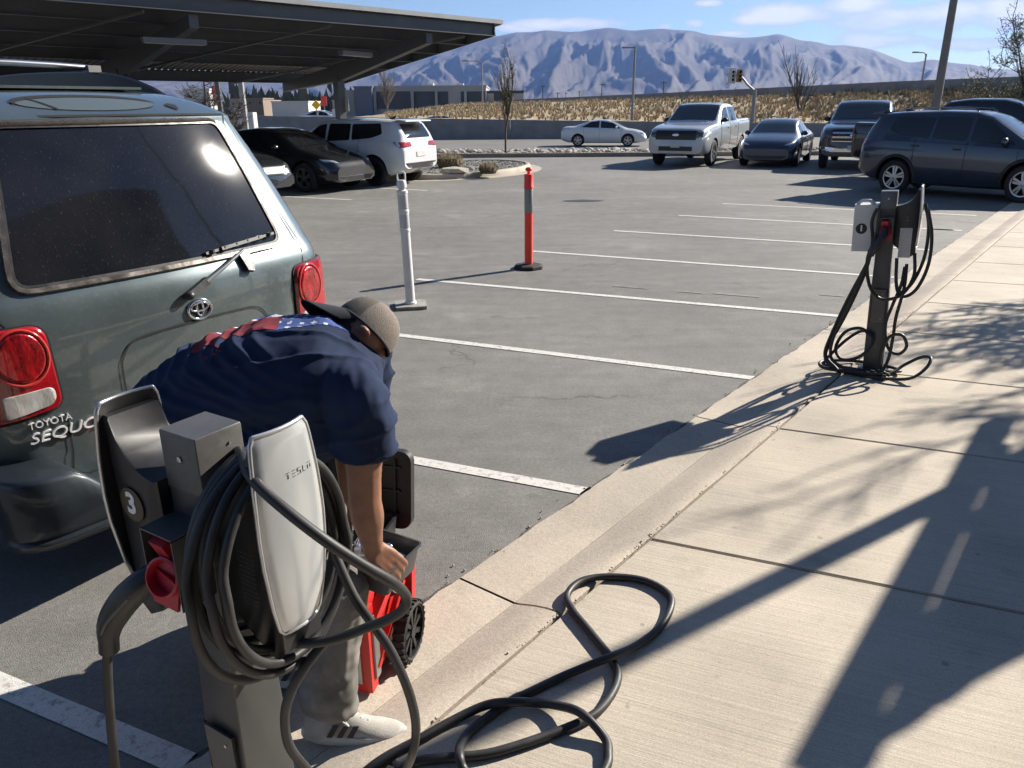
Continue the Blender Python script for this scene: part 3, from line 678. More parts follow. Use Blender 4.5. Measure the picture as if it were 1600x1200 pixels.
# tailgate outline, upper spoiler seam, pillar seams, licence plate recess seam
M_SEAM = mat('seam', (.008, .008, .009), .8)
suv_strip('tailgate_seam', [(-.62, 1.868), (-.3, 1.869), (0, 1.87), (.3, 1.869), (.55, 1.866)], .008, M_SEAM, .004)
suv_strip('pillar_seam', [(.55, 1.866), (.61, 1.6), (.68, 1.35), (.73, 1.22), (.70, 1.12)], .007, M_SEAM, .007)
suv_strip('pillar_seam', [(-.62, 1.866), (-.70, 1.6), (-.78, 1.35), (-.83, 1.22), (-.78, 1.14)], .007, M_SEAM, .007)
suv_strip('tailgate_seam', [(-.645, .76), (-.65, .6), (-.66, .47)], .008, M_SEAM, .006)
pl = [(-.40, .56), (-.40, .86), (-.385, .93), (-.33, .985), (-.2, 1.0), (0, 1.004), (.2, 1.0), (.33, .985), (.385, .93), (.40, .86), (.40, .56)]
suv_strip('plate_recess_edge', [(p.x, p.y) for p in spline([(a, b, 0) for a, b in pl], 5)], .007, M_SEAM, .005)
# high recess in the spoiler
fan_patch([(s * .30 - .07, 1.918 + z * .028) for s, z in [(cos(a) if abs(cos(a)) < .99 else cos(a), sin(a)) for a in [2 * pi * i / 32 for i in range(32)]]], suv_fn, .003, 4).build('spoiler_recess', mat('recess_paint', (.11, .135, .135), .45, .3, coat=.4), SUV, smooth=60)
suv_strip('recess_edge', [(-.07 + cos(RAD(a)) * .31, 1.918 + .03 * sin(RAD(a))) for a in range(0, 181, 10)], .010, M_SEAM, .005)
suv_strip('recess_edge', [(-.30, 1.938), (-.27, 1.915), (-.25, 1.895)], .008, M_SEAM, .006)
fan_patch([(.315 + .028 * cos(a) * (1 + .3 * sin(3 * a)), 1.905 + .013 * sin(a)) for a in [2 * pi * i / 14 for i in range(14)]], suv_fn, .004, 2).build('washer_nozzle', M_BLK, SUV)
# emblem
def tube_on(name, pts, r, mt, off, parent=SUV, n=8, closed=True, flat=None):
    P = []
    for s, z in pts: p, nn = suv_fn(s, z); P.append(p + nn * off)
    return MB().tube(P, r, n, closed).build(name, mt, parent, smooth=60)
ec = (-.005, 1.05)
def ell(cx, cz, rx, rz, n=28): return [(cx + rx * cos(2 * pi * i / n), cz + rz * sin(2 * pi * i / n)) for i in range(n)]
em = fan_patch(ell(*ec, .060, .044), suv_fn, .003, 3).build('emblem', M_SEAM, SUV)
for e_ in ((0, 0, .060, .042, .0065), (0, .012, .046, .018, .0055), (0, .006, .017, .034, .0055)):
    tube_on('emblem_ring', ell(ec[0] + e_[0], ec[1] + e_[1], e_[2], e_[3]), e_[4], M_CHROME, .006, em)
# letters
def suv_text(body, s0, z0, width, height, shear, name, wt):
    me = text_mesh(body, 1.0, .02, shear, 1.0, 'LEFT', wt); xs = [v.co.x for v in me.vertices]; ys = [v.co.y for v in me.vertices]
    x0, x1, y0, y1 = min(xs), max(xs), min(ys), max(ys)
    for v in me.vertices:
        p, nn = suv_fn(s0 + (v.co.x - x0) / (x1 - x0) * width, z0 + (v.co.y - y0) / (y1 - y0) * height); v.co = p + nn * (.006 + (.007 if v.co.z > 0 else -.004))
    me.update(); put(name, me, mat('letter_chrome', (.78, .79, .80), .25, .25, .8, .5), SUV)
suv_text('TOYOTA', -.785, .735, .155, .027, 0.0, 'maker_lettering', 0.0)
suv_text('SEQUOIA', -.790, .668, .32, .050, .25, 'model_lettering', 0.0)
# tail lamps
M_RED = mat('red_lens', (.30, .004, .010), .22, 0, .5, .8, var=(7, .35), bump=(160, .15, .003)); M_REDB = mat('red_reflector', (.38, .008, .012), .2, .5, .6, .9, var=(28, .75), bump=(55, .5, .008), stretch=(1, 1, .45))
M_CLEAR = mat('clear_lens', (.55, .54, .52), .2, .35, .5, .8, var=(30, .4), bump=(60, .35, .006), stretch=(1, 1, .3))
for side in (-1, 1):
    so = -.0 if side < 0 else .0; inner = .648 if side < 0 else .60; outer = .925
    ol = dense(round_poly([(side * inner, .795), (side * outer, .765), (side * outer, 1.135), (side * (inner + .01), 1.13)][::1], [.05, .02, .02, .06]), .03)
    lamp = fan_patch(ol, suv_fn, .020, 10, .014).build('tail_lamp', M_RED, SUV, smooth=40)
    suv_strip('lamp_gasket', ol, .014, M_SEAM, .006, True, lamp)
    c = (side * (inner + .108), 1.02)
    fan_patch(ell(*c, .082, .098), suv_fn, .030, 6, .012).build('round_reflector', M_REDB, lamp, smooth=60)
    tube_on('reflector_ring', ell(*c, .088, .105), .006, mat('red_ring', (.62, .05, .04), .15, .3, coat=1), .024, lamp)
    rv_ = dense(round_poly([(side * (inner + .022), .82), (side * (inner + .19), .795), (side * (inner + .19), .885), (side * (inner + .022), .89)], [.035, .01, .01, .03]), .02)
    fan_patch(rv_, suv_fn, .026, 6, .008).build('reversing_lens', M_CLEAR, lamp, smooth=60)
# wiper: base knob, arm, blade
wip = MB(); kn, nn = suv_fn(-.035, 1.128); kn += nn * .02
el_, n2 = suv_fn(.30, 1.255); el_ += n2 * .035
fr_ = frame(el_ - kn, nn)
w1 = MB(); w1.bar(kn - (el_ - kn).normalized() * .03, kn + (el_ - kn) * .28, .034, .026, up=nn); w1.ball(kn - (el_ - kn).normalized() * .02, (.024, .024, .02), 12, 8); wiper = w1.build('wiper_base', M_BLK, SUV, smooth=50)
MB().tube([kn + (el_ - kn) * .25 + nn * .004, kn + (el_ - kn) * .6 + nn * .012, el_ + nn * .006], [.012, .009, .007], 8).build('wiper_arm', mat('wiper_steel', (.35, .35, .36), .25, .8), wiper, smooth=60)
a1, nn1 = suv_fn(.10, 1.272); a2, nn2 = suv_fn(.545, 1.300)
bl_ = MB(); bl_.bar(a1 + nn1 * .018, a2 + nn2 * .018, .012, .016, up=nn1); bl_.bar(a1.lerp(a2, .2) + nn1 * .03, a1.lerp(a2, .8) + nn1 * .03, .016, .012, up=nn1)
for k in (.08, .25, .42, .58, .75, .92): bl_.box(a1.lerp(a2, k) + nn1 * .024, (.02, .02, .02))
bl_.build('wiper_blade', M_BLK, wiper)
p, nn = suv_fn(.315, 1.20); MB().prism([(-.03, .045), (.03, .045), (.035, 0), (.012, -.05), (-.022, -.04)], 0, .022, MX.Translation(p) @ frame(suv_fn(.33, 1.2)[0] - suv_fn(.30, 1.2)[0], nn).to_4x4()).build('wiper_rest', M_BLK, wiper)
# bumper with raised ends, ribbed step pad and lower lip
def bump_x(s): 
    q = abs(s); return .07 * (q / .95) ** 2 + (0 if q < .82 else .16 * (1 - sqrt(max(0, 1 - ((q - .82) / .16) ** 2))))
def bump_zt(s): return smooth1([(0, .462), (.60, .462), (.63, .475), (.72, .575), (.76, .602), (.98, .612)], abs(s), .012)
mb = MB(); rings = []
st = [-.978, -.97, -.95, -.92, -.88, -.84, -.8, -.76, -.72, -.68, -.64, -.6, -.5, -.25, 0]; st = st + [-k for k in st[-2::-1]]
for s in st:
    x = bump_x(s) - .19; zt = bump_zt(s); pr = [(.22, zt + .008), (.035, zt), (.010, zt - .006), (-.004, zt - .022), (-.01, (zt + .36) / 2), (.004, .375), (.012, .352), (-.006, .345), (-.008, .335), (.03, .30), (.22, .30)]
    rings.append([SUVM @ V((x + a if k not in (0, 10) else max(x + a, .02), -s, z)) for k, (a, z) in enumerate(pr)])
mb.loft(rings); bump = mb.build('bumper', mat('bumper_paint', (.018, .025, .032), .42, .3, .5, .35, var=(4, .3), rvar=.08), SUV, smooth=50)
mb = MB()
for i in range(9): mb.box(SUVM @ V((-.115 + i * .013, 0, .468)), (1.16, .007, .010), MX.Rotation(RAD(58), 3, 'Z'))
mb.box(SUVM @ V((-.065, 0, .464)), (1.18, .13, .006), MX.Rotation(RAD(58), 3, 'Z')); mb.build('step_pad', mat('step_rubber', (.17, .165, .155), .7, var=(9, .3)), bump)
for i in range(12):
    s_ = -.55 + i * .1; MB().ball(SUVM @ V((-.135, -s_, .466)), (.014, .010, .006), 8, 4).build('step_stud', M_BLK, bump)
mb = MB(); mb.box(SUVM @ V((1.2, 0, .40)), (1.5, 2.2, .22), MX.Rotation(RAD(58), 3, 'Z')); mb.build('underbody', M_DARK, SUV)
# roof rails and silver crossbar
for side in (-1, 1):
    P = spline([V((.78, -side * .60, 1.93)), V((.90, -side * .57, 2.0)), V((1.15, -side * .54, 2.065)), V((1.5, -side * .53, 2.085)), V((2.2, -side * .53, 2.085)), V((2.9, -side * .52, 2.04)), V((3.1, -side * .52, 1.96))], 6)
    rg_ = []
    for i, p in enumerate(P):
        d = (P[min(i + 1, len(P) - 1)] - P[max(i - 1, 0)]).normalized(); up = V((0, -1, 0)).cross(d) * (-1); z0 = min(p.z - .03, 1.97)
        rg_.append([SUVM @ V((p.x, p.y - .02, z0)), SUVM @ V((p.x, p.y + .02, z0)), SUVM @ V((p.x, p.y + .016, p.z)), SUVM @ V((p.x, p.y, p.z + .008)), SUVM @ V((p.x, p.y - .016, p.z))])
    MB().loft(rg_).build('roof_rail', mat('rail_plastic', (.012, .013, .018), .4), SUV, smooth=50)
cb = MB().tube([SUVM @ V((1.30, y, 2.105 + .012 * (1 - (y / .5) ** 2))) for y in [-.50, -.44, -.3, -.1, .1, .3, .5]], [.014, .016, .016, .016, .016, .016, .016], 8).build('crossbar', M_ALLOY, SUV, smooth=60)
MB().box(SUVM @ V((1.30, -.505, 2.10)), (.07, .06, .034), MX.Rotation(RAD(58), 3, 'Z')).build('crossbar_foot', mat('grey_plastic', (.2, .2, .2), .5), cb)
mb = MB(); mb.box(SUVM @ V((1.0, .1, 1.992)), (1.0, .5, .012), MX.Rotation(RAD(58), 3, 'Z')); mb.build('roof_panel', M_SUVP, SUV)
# side glass and door shapes (mostly out of frame)
for side in (-1, 1):
    mb = MB()
    for x0, x1 in ((.62, 1.35), (1.45, 2.25), (2.35, 3.0)):
        vs = []
        for x, z in ((x0 + .1, 1.30), (x1, 1.30), (x1 - .05 if x1 < 3 else x1 - .35, 1.80), (x0 + .28 if x0 < .7 else x0, 1.80)):
            k = (x - .3) / 3; hw = suv_hw(z) * (1 - .06 * max(0, k) ** 3) + .004; vs.append(SUVM @ V((x, -side * hw, z)))
        mb.add(vs, [(0, 1, 2, 3) if side > 0 else (3, 2, 1, 0)])
    mb.build('side_window', mat('car_glass', (.008, .009, .012), .05, 0, .6, .5), SUV)
wm_suv = wheel_meshes(.385, .22, .25, 6)
for x, y in ((1.05, .80), (1.05, -.80), (3.9, .80), (3.9, -.80)): add_wheel(SUV, x, y, .385, wm_suv, 1 if y > 0 else -1, M_ALLOY)
# ================================================================== BENDING MAN
def chain(mb, nodes, per=9, n=14, k=9):
    for (p, r), (q, s) in zip(nodes, nodes[1:]):
        p = V(p); q = V(q); r = r if isinstance(r, tuple) else (r,) * 3; s = s if isinstance(s, tuple) else (s,) * 3
        for i in range(per + 1):
            t = i / per; u = t * t * (3 - 2 * t) * .5 + t * .5
            mb.ball(p.lerp(q, t), tuple(r[j] + (s[j] - r[j]) * u for j in range(3)), n, k)
    return mb
def fuse(mb, name, mt, parent, vox, smooth_it=6, post=None):
    o = mb.build(name, mt, None)
    baked(o, [('REMESH', dict(mode='VOXEL', voxel_size=vox, use_smooth_shade=True)), ('SMOOTH', dict(factor=.5, iterations=smooth_it))])
    me = o.data
    if post:
        me.update(); nr = [v.normal.copy() for v in me.vertices]; co = [v.co.copy() for v in me.vertices]
        for v, c, n_ in zip(me.vertices, co, nr): v.co = post(c, n_)
    me.polygons.foreach_set('use_smooth', [True] * len(me.polygons))
    if not me.materials: me.materials.append(mt)
    if parent is not None: me.transform(chainmat(parent).inverted()); o.parent = parent
    return o
MAN = tag(empty('person', (-.62, 2.02, 0)), 'man in navy t-shirt, grey trousers and backward cap bending over an open tool box', 'person')
SKIN = mat('skin', (.23, .112, .07), .5, 0, .4, var=(18, .18), bump=(140, .25, .002))
SH_N = V((-.415, 1.975, 1.15)); EB_N = V((-.425, 1.965, .835)); WR_N = V((-.418, 1.985, .672)); SH_F = V((-.46, 2.36, 1.15)); EB_F = V((-.55, 2.38, .86)); WR_F = V((-.54, 2.26, .70))
HEADC = V((-.445, 2.235, 1.262)); CAPA = V((.62, .56, .56)).normalized()
HIP_N = V((-.95, 2.06, .91)); KN_N = V((-.515, 1.975, .53)); AN_N = V((-.575, 1.925, .105)); HIP_F = V((-.95, 2.28, .91)); KN_F = V((-.60, 2.36, .52)); AN_F = V((-.80, 2.22, .10))
b = MB()
chain(b, [((-1.0, 2.17, .96), (.12, .16, .12)), ((-.8, 2.17, 1.1), (.11, .15, .12)), ((-.58, 2.15, 1.15), (.11, .17, .11)), ((-.48, 2.15, 1.16), (.08, .15, .09))])
chain(b, [((-.48, 2.16, 1.17), .075), ((-.44, 2.21, 1.20), .06), (tuple(HEADC - CAPA * .02), .068)])
b.ball(HEADC, (.088, .076, .098), 18, 12, frame(V((0, 1, 0)), CAPA)); 
FACE = (V((.55, -.08, -.82)) - CAPA * V((.55, -.08, -.82)).dot(CAPA)).normalized()
b.ball(HEADC + FACE * .045 - CAPA * .075, (.055, .055, .05), 14, 10); b.ball(HEADC + FACE * .098 - CAPA * .035, (.016, .014, .022), 8, 6)          # jaw, nose
for sg in (-1, 1):
    e = CAPA.cross(FACE) * sg; b.ball(HEADC + e * .079 - CAPA * .02 - FACE * .008, (.022, .012, .03), 10, 8, frame(FACE, e))                          # ears
for sh, eb, wr in ((SH_N, EB_N, WR_N), (SH_F, EB_F, WR_F)):
    chain(b, [(sh, .068), (sh.lerp(eb, .35), .062), (sh.lerp(eb, .8), .050), (eb, .049)], 7)
    chain(b, [(eb, .048), (eb.lerp(wr, .3), .050), (eb.lerp(wr, .75), .037), (wr, (.032, .026, .03))], 7)
for h, k, a in ((HIP_N, KN_N, AN_N), (HIP_F, KN_F, AN_F)):
    chain(b, [(h, .10), (h.lerp(k, .5), .085), (k, .062)], 7); chain(b, [(k, .058), (k.lerp(a, .35), .058), (a, .038)], 7)
    chain(b, [(a, .036), (a + V((.10, -.01, -.055)), (.05, .035, .03)), (a + V((.2, -.015, -.07)), (.03, .035, .022))], 5)
def hand(mb, wr, dirv, out, sg):
    """palm and five separate curled fingers; dirv towards the fingertips, out = back of the hand"""
    d = V(dirv).normalized(); o_ = (V(out) - d * V(out).dot(d)).normalized(); s_ = d.cross(o_) * sg
    for k in (-1.0, -.35, .35, 1.0): chain(mb, [(wr + s_ * k * .014, .020), (wr + d * .045 + s_ * k * .027, .0155), (wr + d * .088 + s_ * k * .031, .0125)], 5, 10, 7)
    for k, L in ((-1.0, .062), (-.35, .074), (.35, .08), (1.0, .07)):
        b0 = wr + d * .088 + s_ * k * .031 + o_ * .003; f = d; p = b0; nodes = [(p, .0105)]
        for j, (c, ln) in enumerate(((18, .42), (42, .33), (38, .25))):
            f = (f * cos(RAD(c)) - o_ * sin(RAD(c))).normalized(); p = p + f * (L * ln) + s_ * k * .0012; nodes.append((p, .0098 - j * .001))
        chain(mb, nodes, 4, 8, 6)
    t0 = wr + d * .025 + s_ * .03; chain(mb, [(t0, .017), (t0 + d * .028 + s_ * .022 - o_ * .014, .0135), (t0 + d * .055 + s_ * .02 - o_ * .034, .011), (t0 + d * .072 + s_ * .008 - o_ * .046, .009)], 4, 8, 6)
hand(b, WR_N + V((.002, .002, -.012)), (.62, .12, -.75), (.55, -.75, .35), 1); hand(b, WR_F + V((0, 0, -.012)), (.5, -.35, -.78), (.6, .6, .4), -1)
fuse(b, 'body', SKIN, MAN, .0055, 3)
# t-shirt
def wr_shirt(c, n):
    # drawn folds running from the near waist up to the far shoulder, strong mid-back, plus soft drape
    mid = math.exp(-((c.x + .88) / .24) ** 2)
    u = c.z * 165 + c.x * 55 + 9 * NZ.noise(c * 4.0)
    w = mid * (.017 * (1 - abs(sin(u * .5)) - .4) * (.6 + .9 * NZ.noise(c * 6 + V((9, 0, 0)))) + .006 * NZ.noise(V((c.x * 6, c.y * 14, c.z * 44)))) + .012 * NZ.noise(c * 6.5) + .0025 * NZ.noise(V((c.x * 22, c.y * 14, c.z * 30)))
    rd = 1 - min(1, abs(NZ.noise(V((c.x * 6, c.y * 8, c.z * 12)))) * 3.2); w += .009 * rd * rd
    a = math.exp(-((c - SH_N).length / .16) ** 2); w += a * .008 * NZ.noise(V((c.x * 40, c.y * 14, c.z * 16)))
    return c + n * w
s = MB()
chain(s, [((-1.12, 2.16, .955), (.09, .19, .12)), ((-1.02, 2.16, 1.005), (.14, .215, .160)), ((-.86, 2.15, 1.09), (.15, .225, .175)), ((-.70, 2.14, 1.15), (.16, .235, .172)), ((-.56, 2.14, 1.16), (.15, .235, .158)), ((-.475, 2.16, 1.155), (.085, .20, .115))], 8, 20, 12)
chain(s, [((-.97, 2.10, .95), (.13, .20, .14)), ((-.75, 2.09, 1.00), (.17, .20, .15)), ((-.57, 2.09, 1.06), (.14, .18, .14))], 6, 16, 10)
for sh, eb in ((SH_N, EB_N), (SH_F, EB_F)):
    chain(s, [((-.56, 2.155, 1.175), (.12, .13, .12)), (sh + V((-.03, 0, .012)), (.098, .075, .088)), (sh.lerp(eb, .22), (.090, .080, .08)), (sh.lerp(eb, .46), (.094, .084, .06))], 8, 18, 10)
SHIRT = mat('navy_cotton', (.016, .026, .060), .92, 0, .2, var=(5, .25), bump=(700, .3, .0015))
shirt = fuse(s, 't_shirt', SHIRT, MAN, .006, 7, wr_shirt)
shirt.name = 'shirt'
# printed flag on the far side of the back: faces of the shirt lifted off by 1.5 mm, coloured by region
me = shirt.data; off = MAN.location
pr = MB(); M_PB = mat('print_blue', (.035, .07, .24), .85, var=(30, .5)); M_PR = mat('print_red', (.15, .010, .02), .85, var=(30, .4)); M_PW = mat('print_white', (.5, .52, .58), .85, var=(30, .3)); idx = {}
for p in me.polygons:
    c = p.center + V(off)
    if p.normal.z < .25 or not (-.92 < c.x < -.46 and 2.07 < c.y < 2.42): continue
    u = c.x; w = c.y - 2.07 - .35 * max(0, c.x + .66) - .10 * (u + .95) * 0
    if w < 0: continue
    if u > -.66 or w > .16: m_ = 0
    else: m_ = 1
    if -.90 > u - .02 * 0 and w > .0 and u < -.93: continue
    if u < -.80 and w < .03: continue
    star = (math.fmod((u + 5) / .034, 1.0) - .5, math.fmod((c.y + 5) / .034, 1.0) - .5)
    if m_ == 0 and math.hypot(*star) < .21: m_ = 2
    if m_ == 1 and .145 < w < .16: m_ = 2
    vs = [me.vertices[i].co + me.vertices[i].normal * .0016 + V(off) for i in p.vertices]; pr.add(vs, [tuple(range(len(vs)))], m_)
    
pr.build('back_print', [M_PB, M_PR, M_PW], shirt, smooth=180)
pr = MB()                                                            # small scrap of red print lower on the back
for p in me.polygons:
    c = p.center + V(off)
    if p.normal.z > .1 and math.hypot((c.x + .82) / .032, (c.y - 2.02) / .016) < 1 + .5 * NZ.noise(c * 40) and NZ.noise(c * 55) > -.05:
        pr.add([me.vertices[i].co + me.vertices[i].normal * .0016 + V(off) for i in p.vertices], [tuple(range(len(p.vertices)))])
if pr.v: pr.build('red_print_scrap', M_PR, shirt, smooth=180)
# trousers
def wr_tr(c, n):
    w = .006 * NZ.noise(c * 9) + .005 * NZ.noise(V((c.x * 14, c.y * 14, c.z * 34))) + .004 * NZ.noise(V((c.x * 45, c.y * 40, c.z * 12)))
    if c.z < .26: w += .007 * sin(c.z * 95 + 3 * NZ.noise(c * 9)) * (1 - c.z / .26)
    return c + n * w
t = MB()
chain(t, [((-1.06, 2.17, .93), (.10, .17, .13)), ((-.95, 2.17, .94), (.12, .18, .14))], 5, 16, 10)
for h, k, a in ((HIP_N, KN_N, AN_N), (HIP_F, KN_F, AN_F)):
    chain(t, [(h, .12), (h.lerp(k, .5), .105), (k + V((-.01, 0, 0)), .088)], 8); chain(t, [(k + V((-.01, 0, 0)), .088), (k.lerp(a, .4) + V((-.015, 0, 0)), .090), (a + V((-.005, 0, .09)), (.092, .08, .07)), (a + V((-.0, 0, .035)), (.088, .074, .04))], 8)
fuse(t, 'trousers', mat('grey_work_cotton', (.15, .142, .132), .9, 0, .2, var=(7, .3), col2=(.25, .236, .216), bump=(500, .3, .002)), MAN, .0075, 5, wr_tr)
# shoes
M_SHOE = mat('knit_shoe', (.36, .34, .31), .85, var=(9, .25), bump=(420, .5, .003)); M_SOLE = mat('foam_sole', (.42, .41, .38), .7, var=(12, .2)); M_STRIPE = mat('shoe_stripe', (.02, .02, .022), .6)
def shoe(heel, yaw, z0):
    Mw = MX.Translation(V((heel[0], heel[1], z0))) @ MX.Rotation(yaw, 4, 'Z')
    u = MB(); prof = [(0.0, .034, .105), (.03, .040, .112), (.07, .040, .108), (.11, .041, .098), (.15, .044, .085), (.19, .048, .070), (.235, .049, .056), (.275, .042, .045), (.305, .026, .036)]
    rings = []
    for x, w, h in prof:
        ring = []
        for j in range(18):
            a = 2 * pi * j / 18; y = cos(a) * w; z = sin(a); z = .028 + (h - .028) * (max(0, z) ** .8) - (.01 if z < 0 else 0); ring.append(Mw @ V((x + .006 * sin(a), y * (1 - .28 * max(0, sin(a)) ** 2), z)))
        rings.append(ring)
    u.loft(rings); root = u.build('shoe', M_SHOE, MAN, smooth=70)
    sl = MB(); out = []
    for i in range(30):
        a = 2 * pi * i / 30; x = .152 + .168 * cos(a); w = lerp1([(-.02, .03), (.03, .044), (.12, .043), (.2, .054), (.26, .05), (.32, .02)], x); out.append((x, math.copysign(abs(sin(a)) ** .6 * w, sin(a))))
    rr = [[Mw @ V((.152 + (x - .152) * k, y * k, z + (.012 * max(0, (x - .22) / .1) if z < .03 else 0) + (.008 * max(0, (.05 - x) / .06) if z > .02 else 0))) for x, y in out] for k, z in ((.93, .0), (1.0, .006), (1.02, .02), (1.0, .036), (.93, .040))]
    sl.loft(rr); sl.build('sole', M_SOLE, root, smooth=60)
    for k in range(3):
        st = MB(); x = .075 + k * .032
        for sg in (-1,):
            P = [Mw @ V((x + .0 + dx, sg * (.0445 - dz * .16), .040 + dz)) for dx, dz in ((0, 0), (.018, 0), (.040, .040), (.022, .040))]
            N_ = Mw.to_3x3() @ V((0, sg, .35)).normalized(); st.hexa(P, [p + N_ * .004 for p in P])
        st.build('stripe', M_STRIPE, root)
    lc = MB()
    for k in range(5):
        x = .11 + k * .022; h = lerp1([(p_[0], p_[2]) for p_ in prof], x) + .002
        lc.tube([Mw @ V((x - .006, -.022, h - .012)), Mw @ V((x, 0, h)), Mw @ V((x + .008, .022, h - .012))], .0028, 6)
    lc.tube(spline([Mw @ V((.10, -.02, .102)), Mw @ V((.12, -.045, .112)), Mw @ V((.15, -.05, .09)), Mw @ V((.115, -.02, .105)), Mw @ V((.09, .02, .115)), Mw @ V((.13, .03, .10))], 5), .0026, 6)
    lc.build('laces', mat('lace', (.5, .48, .45), .9), root)
    return root
shoe((-.655, 1.915), RAD(-2), .026); shoe((-.87, 2.20), RAD(-8), .004)
# backward cap: crown in panels, brim over the nape, hair, patch
M_CAPF = mat('cap_canvas', (.10, .088, .075), .9, var=(40, .2), bump=(600, .4, .002)); M_CAPM = mat('cap_mesh', (.20, .17, .145), .9, var=(500, .5), bump=(420, 1.0, .004)); M_BRIM = mat('cap_brim', (.016, .018, .028), .9, bump=(500, .3, .002))
bd = V((-.88, -.06, .28)); BD = (bd - CAPA * bd.dot(CAPA)).normalized(); SD = CAPA.cross(BD)
cap_c = HEADC + CAPA * .006
def capp(th, ph, k=1.0):
    """th around from the brim direction, ph 0 rim .. 1 crown top"""
    r = cos(ph * pi / 2) ** .72; d = BD * cos(th) * .101 + SD * sin(th) * .087
    return cap_c + d * r * k + CAPA * (sin(ph * pi / 2) ** .9 * .108 * k - .012)
cm = MB(); NT, NP = 48, 12; vs = []; fs = []; ms = []
for i in range(NP):
    for j in range(NT):
        th = 2 * pi * j / NT; seam = 1 - .012 * math.exp(-((th * 3 / pi) % 1 - .5) ** 2 * 0) ; vs.append(capp(th, i / NP, 1 - .010 * (1 if j % 8 == 0 else 0)))
vs.append(capp(0, 1.0))
for i in range(NP):
    for j in range(NT):
        a = i * NT + j; b_ = i * NT + (j + 1) % NT; th = 2 * pi * (j + .5) / NT; m_ = 0 if cos(th) > .25 else 1
        f = (a, b_, b_ + NT, a + NT) if i < NP - 1 else (a, b_, NP * NT); cm.add([vs[q] for q in f], [tuple(range(len(f)))], m_)
bmx = cm.mesh('cap'); bm = bmesh.new(); bm.from_mesh(bmx); bmesh.ops.remove_doubles(bm, verts=bm.verts, dist=.0004); bm.to_mesh(bmx); bm.free(); shade(bmx, 50)
cap = put('cap', bmx, [M_CAPF, M_CAPM], MAN)
br = MB(); rows = []
for k in range(7):
    row = []
    for j in range(25):
        th = RAD(-78 + 156 * j / 24); e = capp(th, .02); w = .112 * (cos(th) ** .55 if cos(th) > 0 else 0) * k / 6
        dr = BD * cos(RAD(30)) - CAPA * sin(RAD(30)); row.append(e + dr * w - CAPA * (.018 * abs(sin(th)) ** 2 * k / 6))
    rows.append(row)
br.loft([r + [p + CAPA * .004 for p in r[::-1]] for r in rows]); br.build('brim', M_BRIM, cap, smooth=60)
bt = MB().ball(capp(0, 1.0), (.009, .009, .006), 8, 5); bt.build('cap_button', M_CAPF, cap)
rim = MB(); rim.tube([capp(2 * pi * j / 40, .01, 1.012) for j in range(40)], .0045, 6, True); rim.build('cap_band', M_BRIM, cap, smooth=60)
pc = [capp(RAD(a), q, 1.012) for a, q in ((-26, .22), (14, .22), (14, .58), (-26, .58))]
MB().tube([pc[0], pc[0].lerp(pc[1], .5), pc[1], pc[2], pc[2].lerp(pc[3], .5), pc[3]], .0014, 5, True).build('patch_outline', mat('thread_white', (.6, .58, .54), .8), cap)
pm = (pc[0] + pc[1] + pc[2] + pc[3]) / 4; u_ = (pc[1] - pc[0]).normalized(); w_ = (pc[3] - pc[0]).normalized(); pn = u_.cross(w_).normalized(); pn = pn if pn.dot(pm - HEADC) > 0 else -pn
MB().tube([pm + pn * .006 + u_ * .012 * cos(2 * pi * j / 16) + w_ * .012 * sin(2 * pi * j / 16) for j in range(16)], .0012, 5, True).build('patch_ring', MATS['thread_white'], cap)
hr = MB(); hr.ball(HEADC - CAPA * .012, (.084, .080, .075), 18, 12, frame(FACE, CAPA)); hr.ball(HEADC - CAPA * .05 - FACE * .03, (.06, .07, .04), 14, 8, frame(FACE, CAPA))
def hairy(c, n): return c + n * (.004 * NZ.noise(c * 130) - .001) + FACE * (-.004)
fuse(hr, 'hair', mat('dark_hair', (.028, .024, .022), .8, var=(150, .5), bump=(400, .8, .004)), MAN, .005, 2, hairy)
# ================================================================== CHARGING PEDESTALS
M_POST = mat('post_paint', (.078, .079, .080), .45, .35, .5, var=(6, .15), rvar=.08, bump=(600, .08, .001)); M_BODY = mat('charger_black', (.022, .022, .024), .42, var=(15, .2), rvar=.06, bump=(900, .12, .0006))
def plate_mat():
    m = mat('silver_glass', (.55, .57, .58), .25, .45, .5, .8, var=(2.2, .06)); return m
M_PLATE = plate_mat(); M_EDGE = mat('plate_edge', (.52, .53, .54), .25, .6); M_CABLE = mat('cable_rubber', (.030, .030, .031), .5, 0, .4, var=(14, .35), rvar=.1)
M_SCREW = mat('screw', (.5, .5, .5), .3, 1.0); M_BRZ = mat('sticker_bronze', (.085, .068, .045), .4, .4); M_WHITE = mat('white_print', (.75, .75, .74), .6); M_REDP = mat('red_plug', (.42, .012, .03), .45, 0, .5, .2, var=(8, .2))
CR = .0100
def ped_frame(loc, rz, tilt=(0, 0)):
    e = empty('charging_pedestal', loc, rz); e.rotation_euler = (tilt[0], tilt[1], rz); return e
def loc_build(mb, name, mt, parent, smooth=None): return mb.build(name, mt, parent, smooth, world=False)
